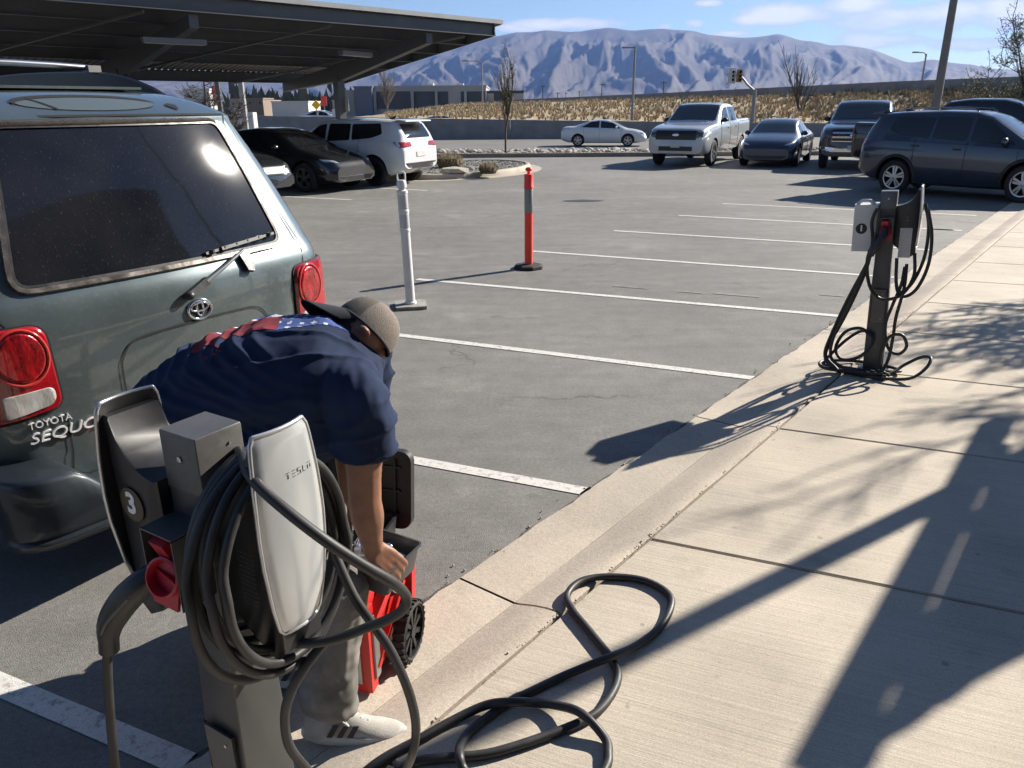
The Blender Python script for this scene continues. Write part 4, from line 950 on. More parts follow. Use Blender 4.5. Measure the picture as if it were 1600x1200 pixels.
def connector(root, sgn, plate=True, body_mat=None, light=False):
    """wall connector on the +u (sgn=1) or -u (sgn=-1) side of the post; local coordinates of the pedestal"""
    R = MX.Identity(4) if sgn > 0 else MX.Rotation(pi, 4, 'Z')
    T = lambda p: R @ V(p)
    prof = [(.052, .985), (.052, 1.245), (.085, 1.250), (.115, 1.262), (.140, 1.283), (.160, 1.312), (.174, 1.350), (.192, 1.350), (.192, .925), (.165, .905), (.12, .93)]
    b = MB(); cv = .02
    rings = []
    for v_, k in ((-.056, .93), (-.052, 1.0), (.052, 1.0), (.056, .93)):
        rings.append([T(((.12 + (u - .12) * k), cv + v_ * (1.0 if z > 1.0 else .9), 1.12 + (z - 1.12) * (1 if k == 1 else .98) - .07)) for u, z in prof])
    b.loft(rings if sgn > 0 else rings); body = loc_build(b, 'wall_connector', body_mat or M_BODY, root, 40)
    if plate:
        zt, zb = 1.305, .898
        half = [(zb, .040), (zb + .010, .050), (zb + .07, .063), (zb + .16, .074), (zb + .22, .076), (zb + .30, .073), (zt - .03, .066), (zt - .006, .062), (zt, .054)]
        def pt(a, z, o_):
            hw = smooth1(half, z, .006); bow = .010 * (1 - ((z - 1.10) / .21) ** 2) - .010 * a * a; return T((.198 + bow + o_, cv + a * hw, z))
        zs = [zb + (zt - zb) * i / 30 for i in range(31)]; aa = [-1, -.97, -.9, -.7, -.4, 0, .4, .7, .9, .97, 1]
        p = MB(); rows = [[pt(a, z, .004 if abs(a) < .96 and zb + .008 < z < zt - .008 else .0005) for a in aa] for z in zs]; p.loft(rows, False, closed=False); pl = loc_build(p, 'faceplate', M_PLATE, body, 50)
        rim = [pt(-1, z, 0) for z in zs] + [pt(a, zt, 0) for a in aa[1:]] + [pt(1, z, 0) for z in zs[-2::-1]] + [pt(a, zb, 0) for a in aa[-2:0:-1]]
        loc_build(MB().tube(rim, .0042, 8, True), 'faceplate_rim', M_EDGE, pl, 60)
        back = MB(); back.loft([[pt(a, z, -.004) for a in aa] for z in zs], False, closed=False); back.f = [f[::-1] for f in back.f]; loc_build(back, 'faceplate_back', M_BODY, pl, 60)
    else:
        pl = None
    return body, pl, T
def lines_label(parent, T, u0, u1, z0, z1, v, n=9):
    """printed rating label made of thin rows of marks on the near side of the connector"""
    mb = MB(); rg = random.Random(4)
    for i in range(n):
        z = z0 + (z1 - z0) * i / (n - 1); u = u0
        while u < u1:
            w = rg.uniform(.004, .014); e = min(u + w, u1); h = .0011; P = [T((u, v, z)), T((e, v, z)), T((e, v, z + h * 1.6)), T((u, v, z + h * 1.6))]
            mb.add(P, [(0, 1, 2, 3)]); u = e + rg.uniform(.002, .005)
    loc_build(mb, 'rating_label', mat('label_grey', (.13, .13, .13), .7), parent)
def text_on(parent, body, size, M4, mt, name, weight=.0, spacing=1.0, depth=.0004):
    me = text_mesh(body, size, depth, 0, spacing, 'CENTER', weight); me.transform(M4); return put(name, me, mt, parent, world=False)
def pedestal(loc, rz, label, number, numside, taper=1.0, tilt=(0, 0)):
    root = tag(ped_frame(loc, rz, tilt), label, 'charger', 'charging pedestals along the kerb'); H_ = 1.275
    p = MB(); w = .05; wb = .066
    p.loft([[V((x * k, y * k, z)) for x, y in rrect(1, 1, .06, 3)] for z, k in ((0, wb), (.55, .060), (.78, .053), (H_ - .14, w), (H_ - .03, w))]); post = loc_build(p, 'post', M_POST, root, 40)
    loc_build(MB().box((0, 0, .006), (.2, .2, .012)), 'base_plate', M_POST, root)
    c = MB(); c.loft([[V((x * k, y * k, z)) for x, y in rrect(1, 1, .05, 3)] for z, k in ((H_ - .115, .0515), (H_ - .003, .0515), (H_, .0500))]); loc_build(c, 'cap_sleeve', mat('cap_paint', (.12, .119, .114), .42, .4, var=(5, .2), rvar=.1, speck=(70, .25, (.05, .05, .05))), post, 40)
    for q in ((0.0, -.0525, H_ - .05), ):
        loc_build(MB().lathe([(.006, 0), (.006, .002), (.004, .003)], 12, MX.Translation(q) @ MX.Rotation(pi / 2, 4, 'X')), 'screw', M_SCREW, post)
    loc_build(MB().lathe([(.003, 0), (.003, .002)], 10, MX.Translation((.0525, .02, H_ - .03)) @ MX.Rotation(pi / 2, 4, 'Y')), 'screw', M_SCREW, post)
    # access panel low on the near face
    d = MB(); d.box((.0, -.066, .49), (.085, .004, .24), MX.Rotation(RAD(1.5), 3, 'X')); dr = loc_build(d, 'access_panel', mat('panel_paint', (.10, .10, .098), .5, .3, var=(6, .2)), root)
    e = MB(); P = [V((x, -.0665, .49 + z)) for x, z in ((-.046, -.123), (.046, -.123), (.046, .123), (-.046, .123))]; e.tube(P, .0016, 5, True); loc_build(e, 'panel_gap', M_SEAM, dr)
    for x, z in ((.02, .58), (.02, .40)): loc_build(MB().lathe([(.004, 0), (.004, .003), (.002, .004)], 10, MX.Translation((x, -.069, z)) @ MX.Rotation(pi / 2, 4, 'X')), 'screw', M_SCREW, dr)
    return root, post
def holster(root):
    h = MB(); t = .003; u0, u1, v0, v1, z0, z1 = -.045, .045, -.052, -.125, .955, 1.105
    h.box(((u0 + u1) / 2, (v0 + v1) / 2, z1), (u1 - u0, v0 - v1, t)); h.box((u0, (v0 + v1) / 2, (z0 + z1) / 2), (t, v0 - v1, z1 - z0 - t)); h.box((u1, (v0 + v1) / 2, (z0 + z1) / 2 - .002), (t, v0 - v1, z1 - z0 - t)); h.box((0, v0 - .002, (z0 + z1) / 2), (u1 - u0 - t, t, z1 - z0 - t))
    hb = loc_build(h, 'plug_holster', mat('holster_steel', (.13, .13, .13), .4, .6, var=(8, .2)), root)
    A = MX.Translation((.004, -.118, 1.015)) @ MX.Rotation(RAD(70), 4, 'X') @ MX.Rotation(RAD(10), 4, 'Y')
    c = MB(); c.lathe([(.020, -.05), (.030, -.02), (.038, .004), (.039, .014), (.034, .016), (.031, .008), (.030, -.004), (.001, -.006)], 22, A); cup = loc_build(c, 'red_plug_dock', M_REDP, hb, 40)
    c = MB(); c.box((-.004, -.098, 1.055), (.04, .03, .075), MX.Rotation(RAD(22), 3, 'X')); loc_build(c, 'dock_neck', M_REDP, cup)
    c = MB(); c.prism([(-.036, -.03), (.036, -.03), (.040, .02), (-.03, .04)], 0, .006, MX.Translation((.002, -.120, .985)) @ MX.Rotation(RAD(80), 4, 'X')); loc_build(c, 'dock_flange', M_REDP, cup)
    return hb
def wcable(name, parent, pts, r=CR, per=7, n=10, mt=None, closed=False):
    return MB().tube(spline(pts, per, closed), r, n, closed).build(name, mt or M_CABLE, parent, smooth=80)

# ---- near pedestal, number 3
P3 = (-.581, 1.321, SWZ); A3 = RAD(-32)
ped3, post3 = pedestal(P3, A3, 'dark grey charging pedestal with number 3 sticker and silver wall connector, nearest the camera', '3', -1)
M3 = pmat(ped3)
def L3(u, v, z): return M3 @ V((u, v, z - SWZ))           # z given in world height
bR, pR, TR = connector(ped3, 1); bL, pL, TL = connector(ped3, -1)
# lettering on the silver plate, spaced bars like the photograph's wordmark
def tesla_word(parent, center, width, h, nrm_u, mt):
    """T E S L A drawn as thin strokes on the plate: local u fixed, v across, z up"""
    mb = MB(); n = 5; pitch = width / (n - 1); w = pitch * .26; t = h * .10
    def bar(v0, z0, v1, z1, th):
        a = V((0, v0, z0)); b = V((0, v1, z1)); d = (b - a).normalized(); q = V((0, -d.z, d.y)) * th / 2
        P = [a - q, b - q, b + q, a + q]; S_ = lambda p, o_: V((.198 + .010 * (1 - ((p.z - 1.10) / .21) ** 2) - .010 * ((p.y - .02) / .072) ** 2 + .0042 + o_, p.y, p.z)); mb.hexa([S_(center + p, -.001) for p in P], [S_(center + p, .0006) for p in P])
    for k in range(5):
        c = (k - 2) * pitch
        L_, R_ = c - w, c + w
        if k == 0: bar(L_, h, R_, h, t * .9); bar(c, 0, c, h * .72, t * .9)
        if k == 1:
            for z in (0, .5, 1): bar(L_, h * z, R_, h * z, t * .9)
        if k == 2: bar(L_, h, R_, h, t * .9); bar(L_, h * .5, R_, h * .5, t * .9); bar(L_, 0, R_, 0, t * .9); bar(L_, h, L_, h * .5, t * .9); bar(R_, h * .5, R_, 0, t * .9)
        if k == 3: bar(L_, h, L_, 0, t * .9); bar(L_, 0, R_, 0, t * .9)
        if k == 4: bar(L_, h, R_, h, t * .9); bar(L_, h * .62, L_, 0, t * .9); bar(R_, h * .62, R_, 0, t * .9)
    return loc_build(mb, 'wordmark', mt, parent)
M_WORD = mat('grey_print', (.10, .105, .11), .6)
tesla_word(pR, V((.2165, .041, 1.212)), .053, .0115, 1, M_WORD)
lines_label(bR, TR, .105, .15, .95, 1.06, -.0375, 12)
# the number sticker on the near side of the left connector
stn = MB(); cS = V((-.140, -.0770, 1.105)); stn.lathe([(.001, .0015), (.036, .0015), (.036, 0)], 30, MX.Translation(cS) @ MX.Rotation(pi / 2, 4, 'X')); st = loc_build(stn, 'number_sticker', M_BRZ, bL, 30)
text_on(st, '3', .062, MX.Translation(cS + V((0, -.0022, .001))) @ MX.Rotation(pi / 2, 4, 'X'), M_WHITE, 'numeral', .0022)
holster(ped3)
# charging handle docked in the left connector, with its cable hanging down to the ground
hd_ = MB(); hp = spline([L3(-.10, -.075, 1.04), L3(-.125, -.105, 1.01), L3(-.16, -.13, .965), L3(-.19, -.145, .91), L3(-.20, -.15, .855)], 6)
hd_.tube(hp, [.020 + .010 * sin(pi * min(1, i / (len(hp) - 1) * 1.15)) for i in range(len(hp))], 14); hnd = hd_.build('charge_handle', M_BODY, ped3, smooth=60)
MB().tube(spline([L3(-.118, -.135, 1.0), L3(-.15, -.165, .955), L3(-.172, -.172, .92)], 5), .0028, 6).build('handle_seam', mat('seam_grey', (.1, .1, .1), .5), hnd)
wcable('hanging_cable', ped3, [L3(-.20, -.15, .87), L3(-.215, -.155, .80), L3(-.235, -.16, .68), L3(-.26, -.165, .50), L3(-.27, -.17, .25), L3(-.22, -.18, .09), L3(-.05, -.20, .085)])
# cable coil hung round the right connector
rg = random.Random(2); coil = []
for k, (rv, rz_, cz, u_, dv) in enumerate([(.150, .185, 1.125, .085, .005), (.156, .196, 1.118, .105, .003), (.162, .205, 1.108, .125, .0), (.150, .190, 1.122, .142, -.006), (.168, .214, 1.098, .155, -.002), (.158, .200, 1.105, .17, .006), (.173, .226, 1.082, .118, -.012)]):
    ring = []
    for j in range(26):
        a = 2 * pi * j / 26; sag = 1.0 + (.06 if sin(a) < 0 else -.02) * abs(sin(a))
        ring.append(L3(u_ + .012 * sin(a + k) + (.014 if sin(a) < 0 else 0) * k / 6, .02 + dv + rv * cos(a) * (1 - .06 * sin(a)), cz + rz_ * sin(a) * sag))
    MB().tube(spline(ring, 3, True), .0090, 10, True).build('cable_loop', M_CABLE, ped3, smooth=80)
# cable run that leaves the coil: over the plate, out to the right and back, then down in a wide loop
D = lambda x, y, d: AD(x, y, d)
wcable('crossing_cable', ped3, [D(395, 745, 1.56), D(372, 722, 1.545), D(368, 708, 1.50), D(378, 706, 1.41), D(386, 735, 1.34), D(405, 760, 1.305), D(450, 800, 1.285), D(510, 846, 1.29), D(565, 882, 1.325), D(610, 908, 1.37), D(632, 927, 1.43), D(634, 946, 1.45), D(612, 965, 1.47), D(570, 982, 1.48), D(525, 998, 1.485), D(480, 1005, 1.49), D(440, 1000, 1.50), D(400, 975, 1.53)])
wcable('dropping_cable', ped3, [D(520, 860, 1.52), D(552, 930, 1.52), D(580, 972, 1.53), D(612, 1020, 1.55), D(640, 1085, 1.60), D(650, 1140, 1.66), D(640, 1190, 1.74), G(615, 1230, SWZ + .015), G(560, 1260, SWZ + .014), G(500, 1262, SWZ + .014)])
wcable('looping_cable', ped3, [D(510, 1000, 1.53), D(478, 1040, 1.52), D(455, 1080, 1.53), D(445, 1120, 1.56), D(452, 1165, 1.60), D(478, 1200, 1.66), D(510, 1235, 1.72), G(560, 1275, SWZ + .03), G(640, 1290, SWZ + .03)])
# cable lying on the sidewalk
gp = [(620, 1205, 0), (650, 1190, 0), (697, 1184, 0), (775, 1175, 0), (887, 1137, 0), (937, 1109, 0), (964, 1066, 0), (958, 1034, 0), (922, 987, 0), (895, 954, 0), (886, 930, 0), (908, 908, 0), (950, 901, 0), (1003, 906, 0), (1040, 924, 0), (1049, 944, 0), (1033, 978, 0), (994, 1009, .006),
      (950, 1028, .028), (905, 1046, .012), (868, 1062, 0), (820, 1085, 0), (800, 1094, 0), (744, 1134, 0), (722, 1160, .004), (718, 1182, .026), (726, 1205, .01), (760, 1245, 0), (840, 1262, 0), (915, 1240, 0), (946, 1200, 0), (950, 1178, 0), (945, 1153, .004), (909, 1115, .028), (870, 1102, .012), (837, 1098, .006), (800, 1097, .029), (759, 1102, .012), (705, 1127, 0), (650, 1158, 0), (600, 1185, .0), (560, 1215, 0)]
GR = .0145
wcable('ground_cable', ped3, [G(x, y, SWZ + GR + dz * 1.25) for x, y, dz in gp], r=GR, per=6)

# ---- far pedestal, number 1
P1 = (2.63, 5.30, SWZ)
ped1, post1 = pedestal(P1, A3 + RAD(3), 'dark grey charging pedestal with number 1 sticker wrapped in black cables further along the kerb', '1', -1, tilt=(0, RAD(-3.2)))
bpy.context.view_layer.update()
M1 = pmat(ped1)
def L1(u, v, z): return M1 @ V((u, v, z - SWZ))
bR1, pR1, TR1 = connector(ped1, 1)
M_LTG = mat('white_housing', (.55, .56, .54), .45, var=(8, .1))
bx = MB(); bx.loft([[V((u, v, z)) for u, v in [(-.13 + x * .075, .0 + y * .09) for x, y in rrect(1, 1, .18, 3)]] for z in (.875, .885, 1.175, 1.19)]); lb = loc_build(bx, 'white_charger_box', M_LTG, ped1, 50)
loc_build(MB().tube([V((-.19, -.06, 1.19)), V((-.16, -.07, 1.215)), V((-.11, -.07, 1.215)), V((-.08, -.06, 1.19))], .012, 8), 'box_handle', M_LTG, lb, 60)
stn = MB(); cS = V((-.150, -.0905, 1.03)); stn.lathe([(.001, .0015), (.036, .0015), (.036, 0)], 26, MX.Translation(cS) @ MX.Rotation(pi / 2, 4, 'X')); st = loc_build(stn, 'number_sticker', mat('sticker_black', (.012, .012, .012), .5), lb)
text_on(st, '1', .055, MX.Translation(cS + V((0, -.0022, .001))) @ MX.Rotation(pi / 2, 4, 'X'), M_WHITE, 'numeral', .002)
text_on(bR1, '2', .045, MX.Translation((.125, -.0375, 1.09)) @ MX.Rotation(pi / 2, 4, 'X'), MATS['label_grey'], 'numeral', .001)
sl = MB().box((.125, -.0372, .93), (.075, .002, .2)); sl = loc_build(sl, 'printed_notice', mat('notice_white', (.48, .48, .47), .6, var=(160, .35)), bR1)
tesla_word(pR1, V((.2155, .030, 1.186)), .064, .0115, 1, M_WORD); holster(ped1)
c1 = [
 [L1(-.02, -.11, 1.10), L1(-.04, -.15, 1.02), L1(-.10, -.16, .85), L1(-.20, -.14, .60), L1(-.285, -.12, .35), L1(-.32, -.12, .20), L1(-.27, -.15, .12), L1(-.12, -.18, .095), L1(.05, -.16, .09), L1(.16, -.12, .09)],
 [L1(-.05, -.13, 1.06), L1(-.07, -.16, .95), L1(-.16, -.16, .65), L1(-.26, -.14, .36), L1(-.275, -.16, .20), L1(-.20, -.20, .14), L1(-.05, -.22, .11), L1(.10, -.2, .095)],
 [L1(.19, -.02, .93), L1(.20, -.06, .78), L1(.14, -.12, .66), L1(.02, -.15, .63), L1(-.06, -.16, .72), L1(-.09, -.15, .90), L1(-.05, -.13, 1.05)],
 [L1(.24, .02, 1.22), L1(.28, -.02, 1.05), L1(.28, -.04, .86), L1(.23, -.06, .70), L1(.16, -.08, .64), L1(.11, -.08, .68), L1(.09, -.07, .80)],
 [L1(.22, .05, 1.25), L1(.255, .02, 1.1), L1(.25, 0, .9), L1(.20, -.04, .74), L1(.14, -.06, .67), L1(.10, -.07, .72), L1(.085, -.06, .9)],
 [L1(.14, -.05, .84), L1(.13, -.09, .72), L1(.09, -.12, .58), L1(.06, -.13, .44), L1(.09, -.12, .28), L1(.16, -.12, .24), L1(.205, -.12, .30), L1(.17, -.13, .38), L1(.09, -.14, .36), L1(.05, -.14, .22), L1(.07, -.15, .12), L1(.12, -.18, .095)],
 [L1(.15, -.05, .86), L1(.15, -.08, .7), L1(.12, -.1, .5), L1(.115, -.12, .36), L1(.10, -.14, .2), L1(.06, -.2, .1)],
 [L1(-.33, -.1, .11), L1(-.30, -.06, .16), L1(-.2, -.02, .28), L1(-.10, -.02, .36), L1(-.02, -.08, .36), L1(-.02, -.14, .28), L1(-.10, -.16, .2), L1(-.2, -.16, .18), L1(-.25, -.12, .25), L1(-.20, -.08, .36), L1(-.1, -.09, .40), L1(-.02, -.12, .35)],
 [L1(-.34, -.12, .095), L1(-.2, -.18, .09), L1(0, -.22, .09), L1(.13, -.24, .09), L1(.26, -.20, .10), L1(.34, -.10, .15), L1(.36, -.02, .20), L1(.30, .02, .19), L1(.20, -.04, .14), L1(.12, -.14, .10), L1(0, -.18, .115), L1(-.18, -.14, .115), L1(-.33, -.08, .10)],
 [L1(-.30, -.16, .09), L1(-.1, -.12, .10), L1(.1, -.1, .10), L1(.18, -.02, .09), L1(.05, .1, .085), L1(-.15, .12, .085), L1(-.32, .04, .09), L1(-.36, -.06, .09), L1(-.30, -.16, .10), L1(-.1, -.22, .11), L1(.08, -.22, .115)],
 [L1(-.06, -.12, 1.24), L1(-.085, -.12, 1.15), L1(-.07, -.13, 1.0), L1(-.10, -.13, .8), L1(-.2, -.12, .5), L1(-.29, -.1, .28), L1(-.31, -.12, .18), L1(-.22, -.18, .105)],
]
for i, pts in enumerate(c1): wcable('cable', ped1, [V((p.x, p.y, max(p.z, SWZ + .013))) for p in pts], .0115, 6, 8)
hb = MB(); hp = spline([L1(-.0, -.12, 1.10), L1(-.01, -.15, 1.05), L1(-.05, -.165, .98), L1(-.07, -.165, .93)], 5); hb.tube(hp, [.024] * 4 + [.027] * (len(hp) - 8) + [.02] * 4, 12); hb.build('charge_handle', M_BODY, ped1, smooth=60)

# ================================================================== RED ROLLING TOOL BOX
M_REDT = mat('tool_red', (.46, .014, .012), .42, 0, .5, .1, var=(10, .15), rvar=.08); M_TBLK = mat('tool_black', (.014, .014, .016), .5, var=(10, .3)); M_ALU = mat('brushed_aluminium', (.42, .42, .41), .4, .85, var=(30, .15), stretch=(1, 1, .05))
TB = tag(empty('tool_box', (-.735, 2.38, 0), RAD(-13)), 'red wheeled tool box with open black lid standing under the bending man', 'tool box'); TM = pmat(TB)
def TL_(x, y, z): return TM @ V((x, y, z))
Rz = TM.to_3x3()
t = MB(); t.loft([[TL_(x * .30 * k, y * .20 * k, z) for x, y in rrect(1, 1, .12, 3)] for z, k in ((.03, .96), (.05, 1.0), (.345, 1.0), (.36, .985))]); box = t.build('box', M_REDT, TB, 50)
for x in (-.285, .285):
    for y in (-.19, .19):
        s_ = MB(); s_.box(TL_(x, y, .19), (.055, .05, .33), Rz); s_.build('corner_post', M_REDT, box)
for x in (-.262, .262): MB().box(TL_(x, -.2195, .19), (.038, .008, .25), Rz).build('trim_bar', M_ALU, box)
MB().box(TL_(.3165, -.17, .19), (.008, .038, .25), Rz).build('trim_bar', M_ALU, box)
for k in range(3): MB().box(TL_(-.02, -.206, .09 + k * .05), (.40, .016, .012), Rz).build('rib', M_REDT, box)
def tool_text(body, x, z, size, mt, sh=0, wt=.001, nm='lettering'):
    me = text_mesh(body, size, .0006, sh, 1.0, 'CENTER', wt); me.transform(TM @ MX.Translation((x, -.2085, z)) @ MX.Rotation(pi / 2, 4, 'X')); put(nm, me, mt, box)
tool_text('Milwaukee', -.02, .300, .052, M_WHITE, .25, .0012); tool_text('PACKOUT', -.02, .215, .044, M_WHITE, .1, .0018)
bolt = MB(); P = [(-.10, .25), (.0, .265), (-.012, .252), (.07, .272), (.02, .245), (.035, .258), (-.10, .245)]; bolt.prism(P, 0, .0006, TM @ MX.Translation((-.02, -.2085, 0)) @ MX.Rotation(pi / 2, 4, 'X')); bolt.build('lightning_mark', M_WHITE, box)
for x in (-.17, .13):
    l = MB(); l.box(TL_(x, -.218, .345), (.10, .03, .07), Rz); l.box(TL_(x, -.232, .315), (.08, .016, .03), Rz); l.build('latch', M_REDT, box)
# frame above: side handle rails rising at the wheel side
fr = MB(); fr.bar(TL_(.315, -.17, .30), TL_(.345, .06, .45), .035, .03); fr.bar(TL_(.315, .12, .05), TL_(.33, .12, .36), .04, .05); fr.bar(TL_(.315, -.17, .10), TL_(.33, .06, .30), .02, .02); fr.build('side_frame', M_REDT, TB)
wm_t = MB().lathe([(.092, .02), (.092, -.02), (.099, -.026), (.108, -.02), (.112, 0), (.108, .02), (.099, .026), (.092, .02)], 30, MX.Rotation(pi / 2, 4, 'Y')); wm_t.f = wm_t.f[:-2]; wm_t.m = wm_t.m[:-2]
for ysg in (1,):
    for xw, yw in ((.36, .02),):
        me = wm_t.mesh('wheel', 40); w = put('wheel', me, M_TYRE, TB, False); w.location = (xw, yw, .114)
        h = MB(); h.lathe([(.001, .018), (.024, .020), (.026, .0), (.026, -.02)], 14, MX.Rotation(pi / 2, 4, 'Y'))
        for k in range(9):
            a = 2 * pi * k / 9; d = V((0, cos(a), sin(a))); e = V((0, -sin(a), cos(a))); b_ = [d * .02 - e * .006, d * .02 + e * .006, d * .096 + e * .010 + e * .012, d * .096 - e * .010 + e * .012]; h.hexa([p + V((-.010, 0, 0)) for p in b_], [p + V((.014, 0, 0)) for p in b_])
        h.lathe([(.092, -.02), (.098, -.02), (.098, .022), (.092, .022), (.092, -.02)], 26, MX.Rotation(pi / 2, 4, 'Y')); h.f = h.f[:-2]; h.m = h.m[:-2]; ho = put('hub', h.mesh('hub', 40), M_TBLK, w, False)
        tr = MB()
        for k in range(26):
            a = 2 * pi * k / 26; d = V((0, cos(a), sin(a))); tr.box(d * .111, (.046, .011, .008), MX.Rotation(a - pi / 2, 3, 'X'))
        stuff(put('tread', tr.mesh('tread'), M_TYRE, w, False))
me = wm_t.mesh('wheel', 40); w = put('wheel', me, M_TYRE, TB, False); w.location = (-.375, .06, .122)
MB().tube([TL_(-.37, .04, .122), TL_(.37, .04, .122)], .012, 10).build('axle', M_TBLK, TB)
MB().tube([TL_(.30, -.03, .30), TL_(.352, -.05, .345)], .022, 12).build('grip', M_TBLK, TB)
# telescopic handle rod lying along the near left corner, red clips
for x, y in ((-.345, -.16),):
    MB().tube([TL_(x + .03, y - .02, .12), TL_(x - .035, y + .01, .60)], .011, 10).build('handle_rod', M_ALU, TB); MB().box(TL_(x + .03, y - .02, .10), (.04, .04, .05), Rz).build('rod_clip', M_REDT, TB); MB().box(TL_(x + .005, y - .0, .40), (.03, .035, .07), Rz).build('rod_clip', M_REDT, TB)
# upper organiser case: black tub, open lid standing up behind, tray of tools
tb = MB(); z0, z1 = .365, .49; o_ = [(-.28, -.19), (.28, -.19), (.28, .19), (-.28, .19)]
rings = [[TL_(x * k, y * k, z) for x, y in rrect(.28, .19, .03, 4)] for z, k in ((z0, .95), (z1, 1.0), (z1, .96), (z0 + .012, .92))]; tb.loft(rings, True); tub = tb.build('organiser', M_TBLK, TB, 40)
ld_ = MB(); LMx = TM @ MX.Translation((.03, .20, .42)) @ MX.Rotation(RAD(-8), 4, 'X'); ld_.loft([[LMx @ V((x, y, z + .15)) for x, z in rrect(.29, .15, .04, 4)] for y in (0.0, .035)]); lid = ld_.build('lid', M_TBLK, TB, 40)
for k in range(6): MB().box(LMx @ V((-.23 + k * .092, -.006, .15)), (.008, .012, .24), LMx.to_3x3()).build('lid_rib', M_TBLK, lid)
for k in range(3): MB().box(LMx @ V((0, -.005, .06 + k * .09)), (.5, .010, .008), LMx.to_3x3()).build('lid_rib', M_TBLK, lid)
tm = MX.Translation((-.435, 2.09, .55)) @ MX.Rotation(RAD(-25), 4, 'Z') @ MX.Rotation(RAD(4), 4, 'Y'); ty = MB()
rings = [[tm @ V((x * k, y * k, z)) for x, y in rrect(.11, .095, .015, 3)] for z, k in ((-.04, .88), (.055, 1.0), (.055, 1.05), (.048, 1.05), (.048, .97), (-.01, .88))]; ty.loft(rings, True); tray = ty.build('tool_tray', mat('tray_grey', (.05, .05, .052), .45, var=(10, .2)), TB, 40)
rg = random.Random(9)
for k in range(11):
    x = rg.uniform(-.06, .08); y = rg.uniform(-.06, .06); z = .012 + rg.uniform(0, .045); a = rg.uniform(0, pi); q = MB()
    A = tm @ MX.Translation((x, y, z)) @ MX.Rotation(a, 4, 'Z') @ MX.Rotation(pi / 2 + rg.uniform(-.4, .4), 4, 'X')
    if k % 3: q.lathe([(.006, -.02), (.012, -.02), (.014, .0), (.014, .022), (.009, .022), (.008, .0)], 14, A)
    else: q.tube([A @ V((0, 0, -.06)), A @ V((0, 0, .05))], .006, 10); q.lathe([(.014, .045), (.016, .05), (.016, .065), (.012, .07)], 12, A)
    so = tag(q.build('socket' if k % 3 else 'ratchet', M_CHROME, None, 40), ['shiny chrome socket lying in the tool tray beside the hand', 'chrome ratchet lying across the tool tray'][0 if k % 3 else 1], 'tool', 'sockets in the tool tray' if k % 3 else 'ratchets in the tool tray')
pp = tm @ MX.Translation((-.02, -.02, .05)) @ MX.Rotation(.5, 4, 'Z'); so = MB(); so.loft([[pp @ V((x, y, z)) for x, y in rrect(.035, .05, .006, 3)] for z in (-.008, .01)]); tag(so.build('steel_case', mat('steel_case', (.5, .5, .5), .3, .9, var=(40, .3)), None), 'flat bright steel case lying in the tool tray', 'tool')

# ================================================================== DELINEATOR POSTS
M_WPL = mat('white_plastic', (.62, .62, .63), .45, var=(6, .06)); M_ORG = mat('orange_plastic', (.85, .045, .025), .4, 0, .5, .1, var=(6, .06)); M_REFL = mat('reflective_sleeve', (.23, .235, .235), .35, .2, var=(50, .12)); M_RUB = mat('base_rubber', (.02, .02, .02), .8, var=(12, .4))
wloc = G(642, 479); wp = tag(empty('delineator_post', wloc, RAD(10)), 'white plastic delineator post with loop handle on a square base plate', 'post'); wm_ = pmat(wp)
tilt = MX.Rotation(RAD(-1.3), 4, 'Y')
MB().loft([[V((x, y, z)) for x, y in rrect(.155, .155, .01, 2)] for z in (.002, .03, .034)]).build('base', mat('grey_base', (.26, .25, .23), .8, var=(12, .25)), wp, None, False)
Hh = 1.21
pr_ = MB(); prof = [(.060, .03), (.060, .05), (.047, .062), (.047, .07), (.046, .75), (.052, .755), (.052, .775), (.0475, .78), (.0475, .93), (.053, .935), (.053, .955), (.048, .96), (.048, 1.11), (.053, 1.115), (.053, 1.14), (.034, 1.15), (.034, 1.165), (.046, 1.17), (.046, 1.22), (.036, 1.24)]
pr_.lathe(prof, 24, tilt); wpost = pr_.build('tube', M_WPL, wp, 40, False)
for z0, z1 in ((.79, .92), (.97, 1.10)): MB().lathe([(.0488, z0), (.0492, z0 + .003), (.0492, z1 - .003), (.0488, z1)], 24, tilt).build('reflective_band', mat('white_band', (.48, .48, .52), .3, .1, var=(90, .15)), wpost, 60, False)
h = MB(); h.tube([tilt @ V(p) for p in [(-.036, 0, 1.235), (-.037, 0, 1.30), (-.028, 0, 1.313), (.028, 0, 1.313), (.037, 0, 1.30), (.036, 0, 1.235)]], .0085, 8); h.build('handle', M_WPL, wpost, 60, False)
oloc = G(826, 419); op = tag(empty('delineator_post', oloc, RAD(15)), 'bright orange delineator post with grey reflective sleeve on a black rubber base', 'post')
MB().lathe([(.185, .0), (.19, .01), (.185, .035), (.16, .048), (.07, .052), (.06, .056)], 8).build('base', M_RUB, op, None, False)
pr_ = MB(); pr_.lathe([(.050, .04), (.050, .96), (.058, .965), (.058, .985), (.054, .99), (.054, 1.12), (.050, 1.13), (.02, 1.135), (.017, 1.15), (.017, 1.16), (.030, 1.165), (.042, 1.178), (.042, 1.19), (.033, 1.205), (.012, 1.212), (.001, 1.213)], 26); t_ = pr_.build('tube', M_ORG, op, 40, False)
MB().lathe([(.0505, .68), (.0525, .683), (.0525, .957), (.0505, .96)], 26).build('reflective_sleeve', M_REFL, t_, 60, False)
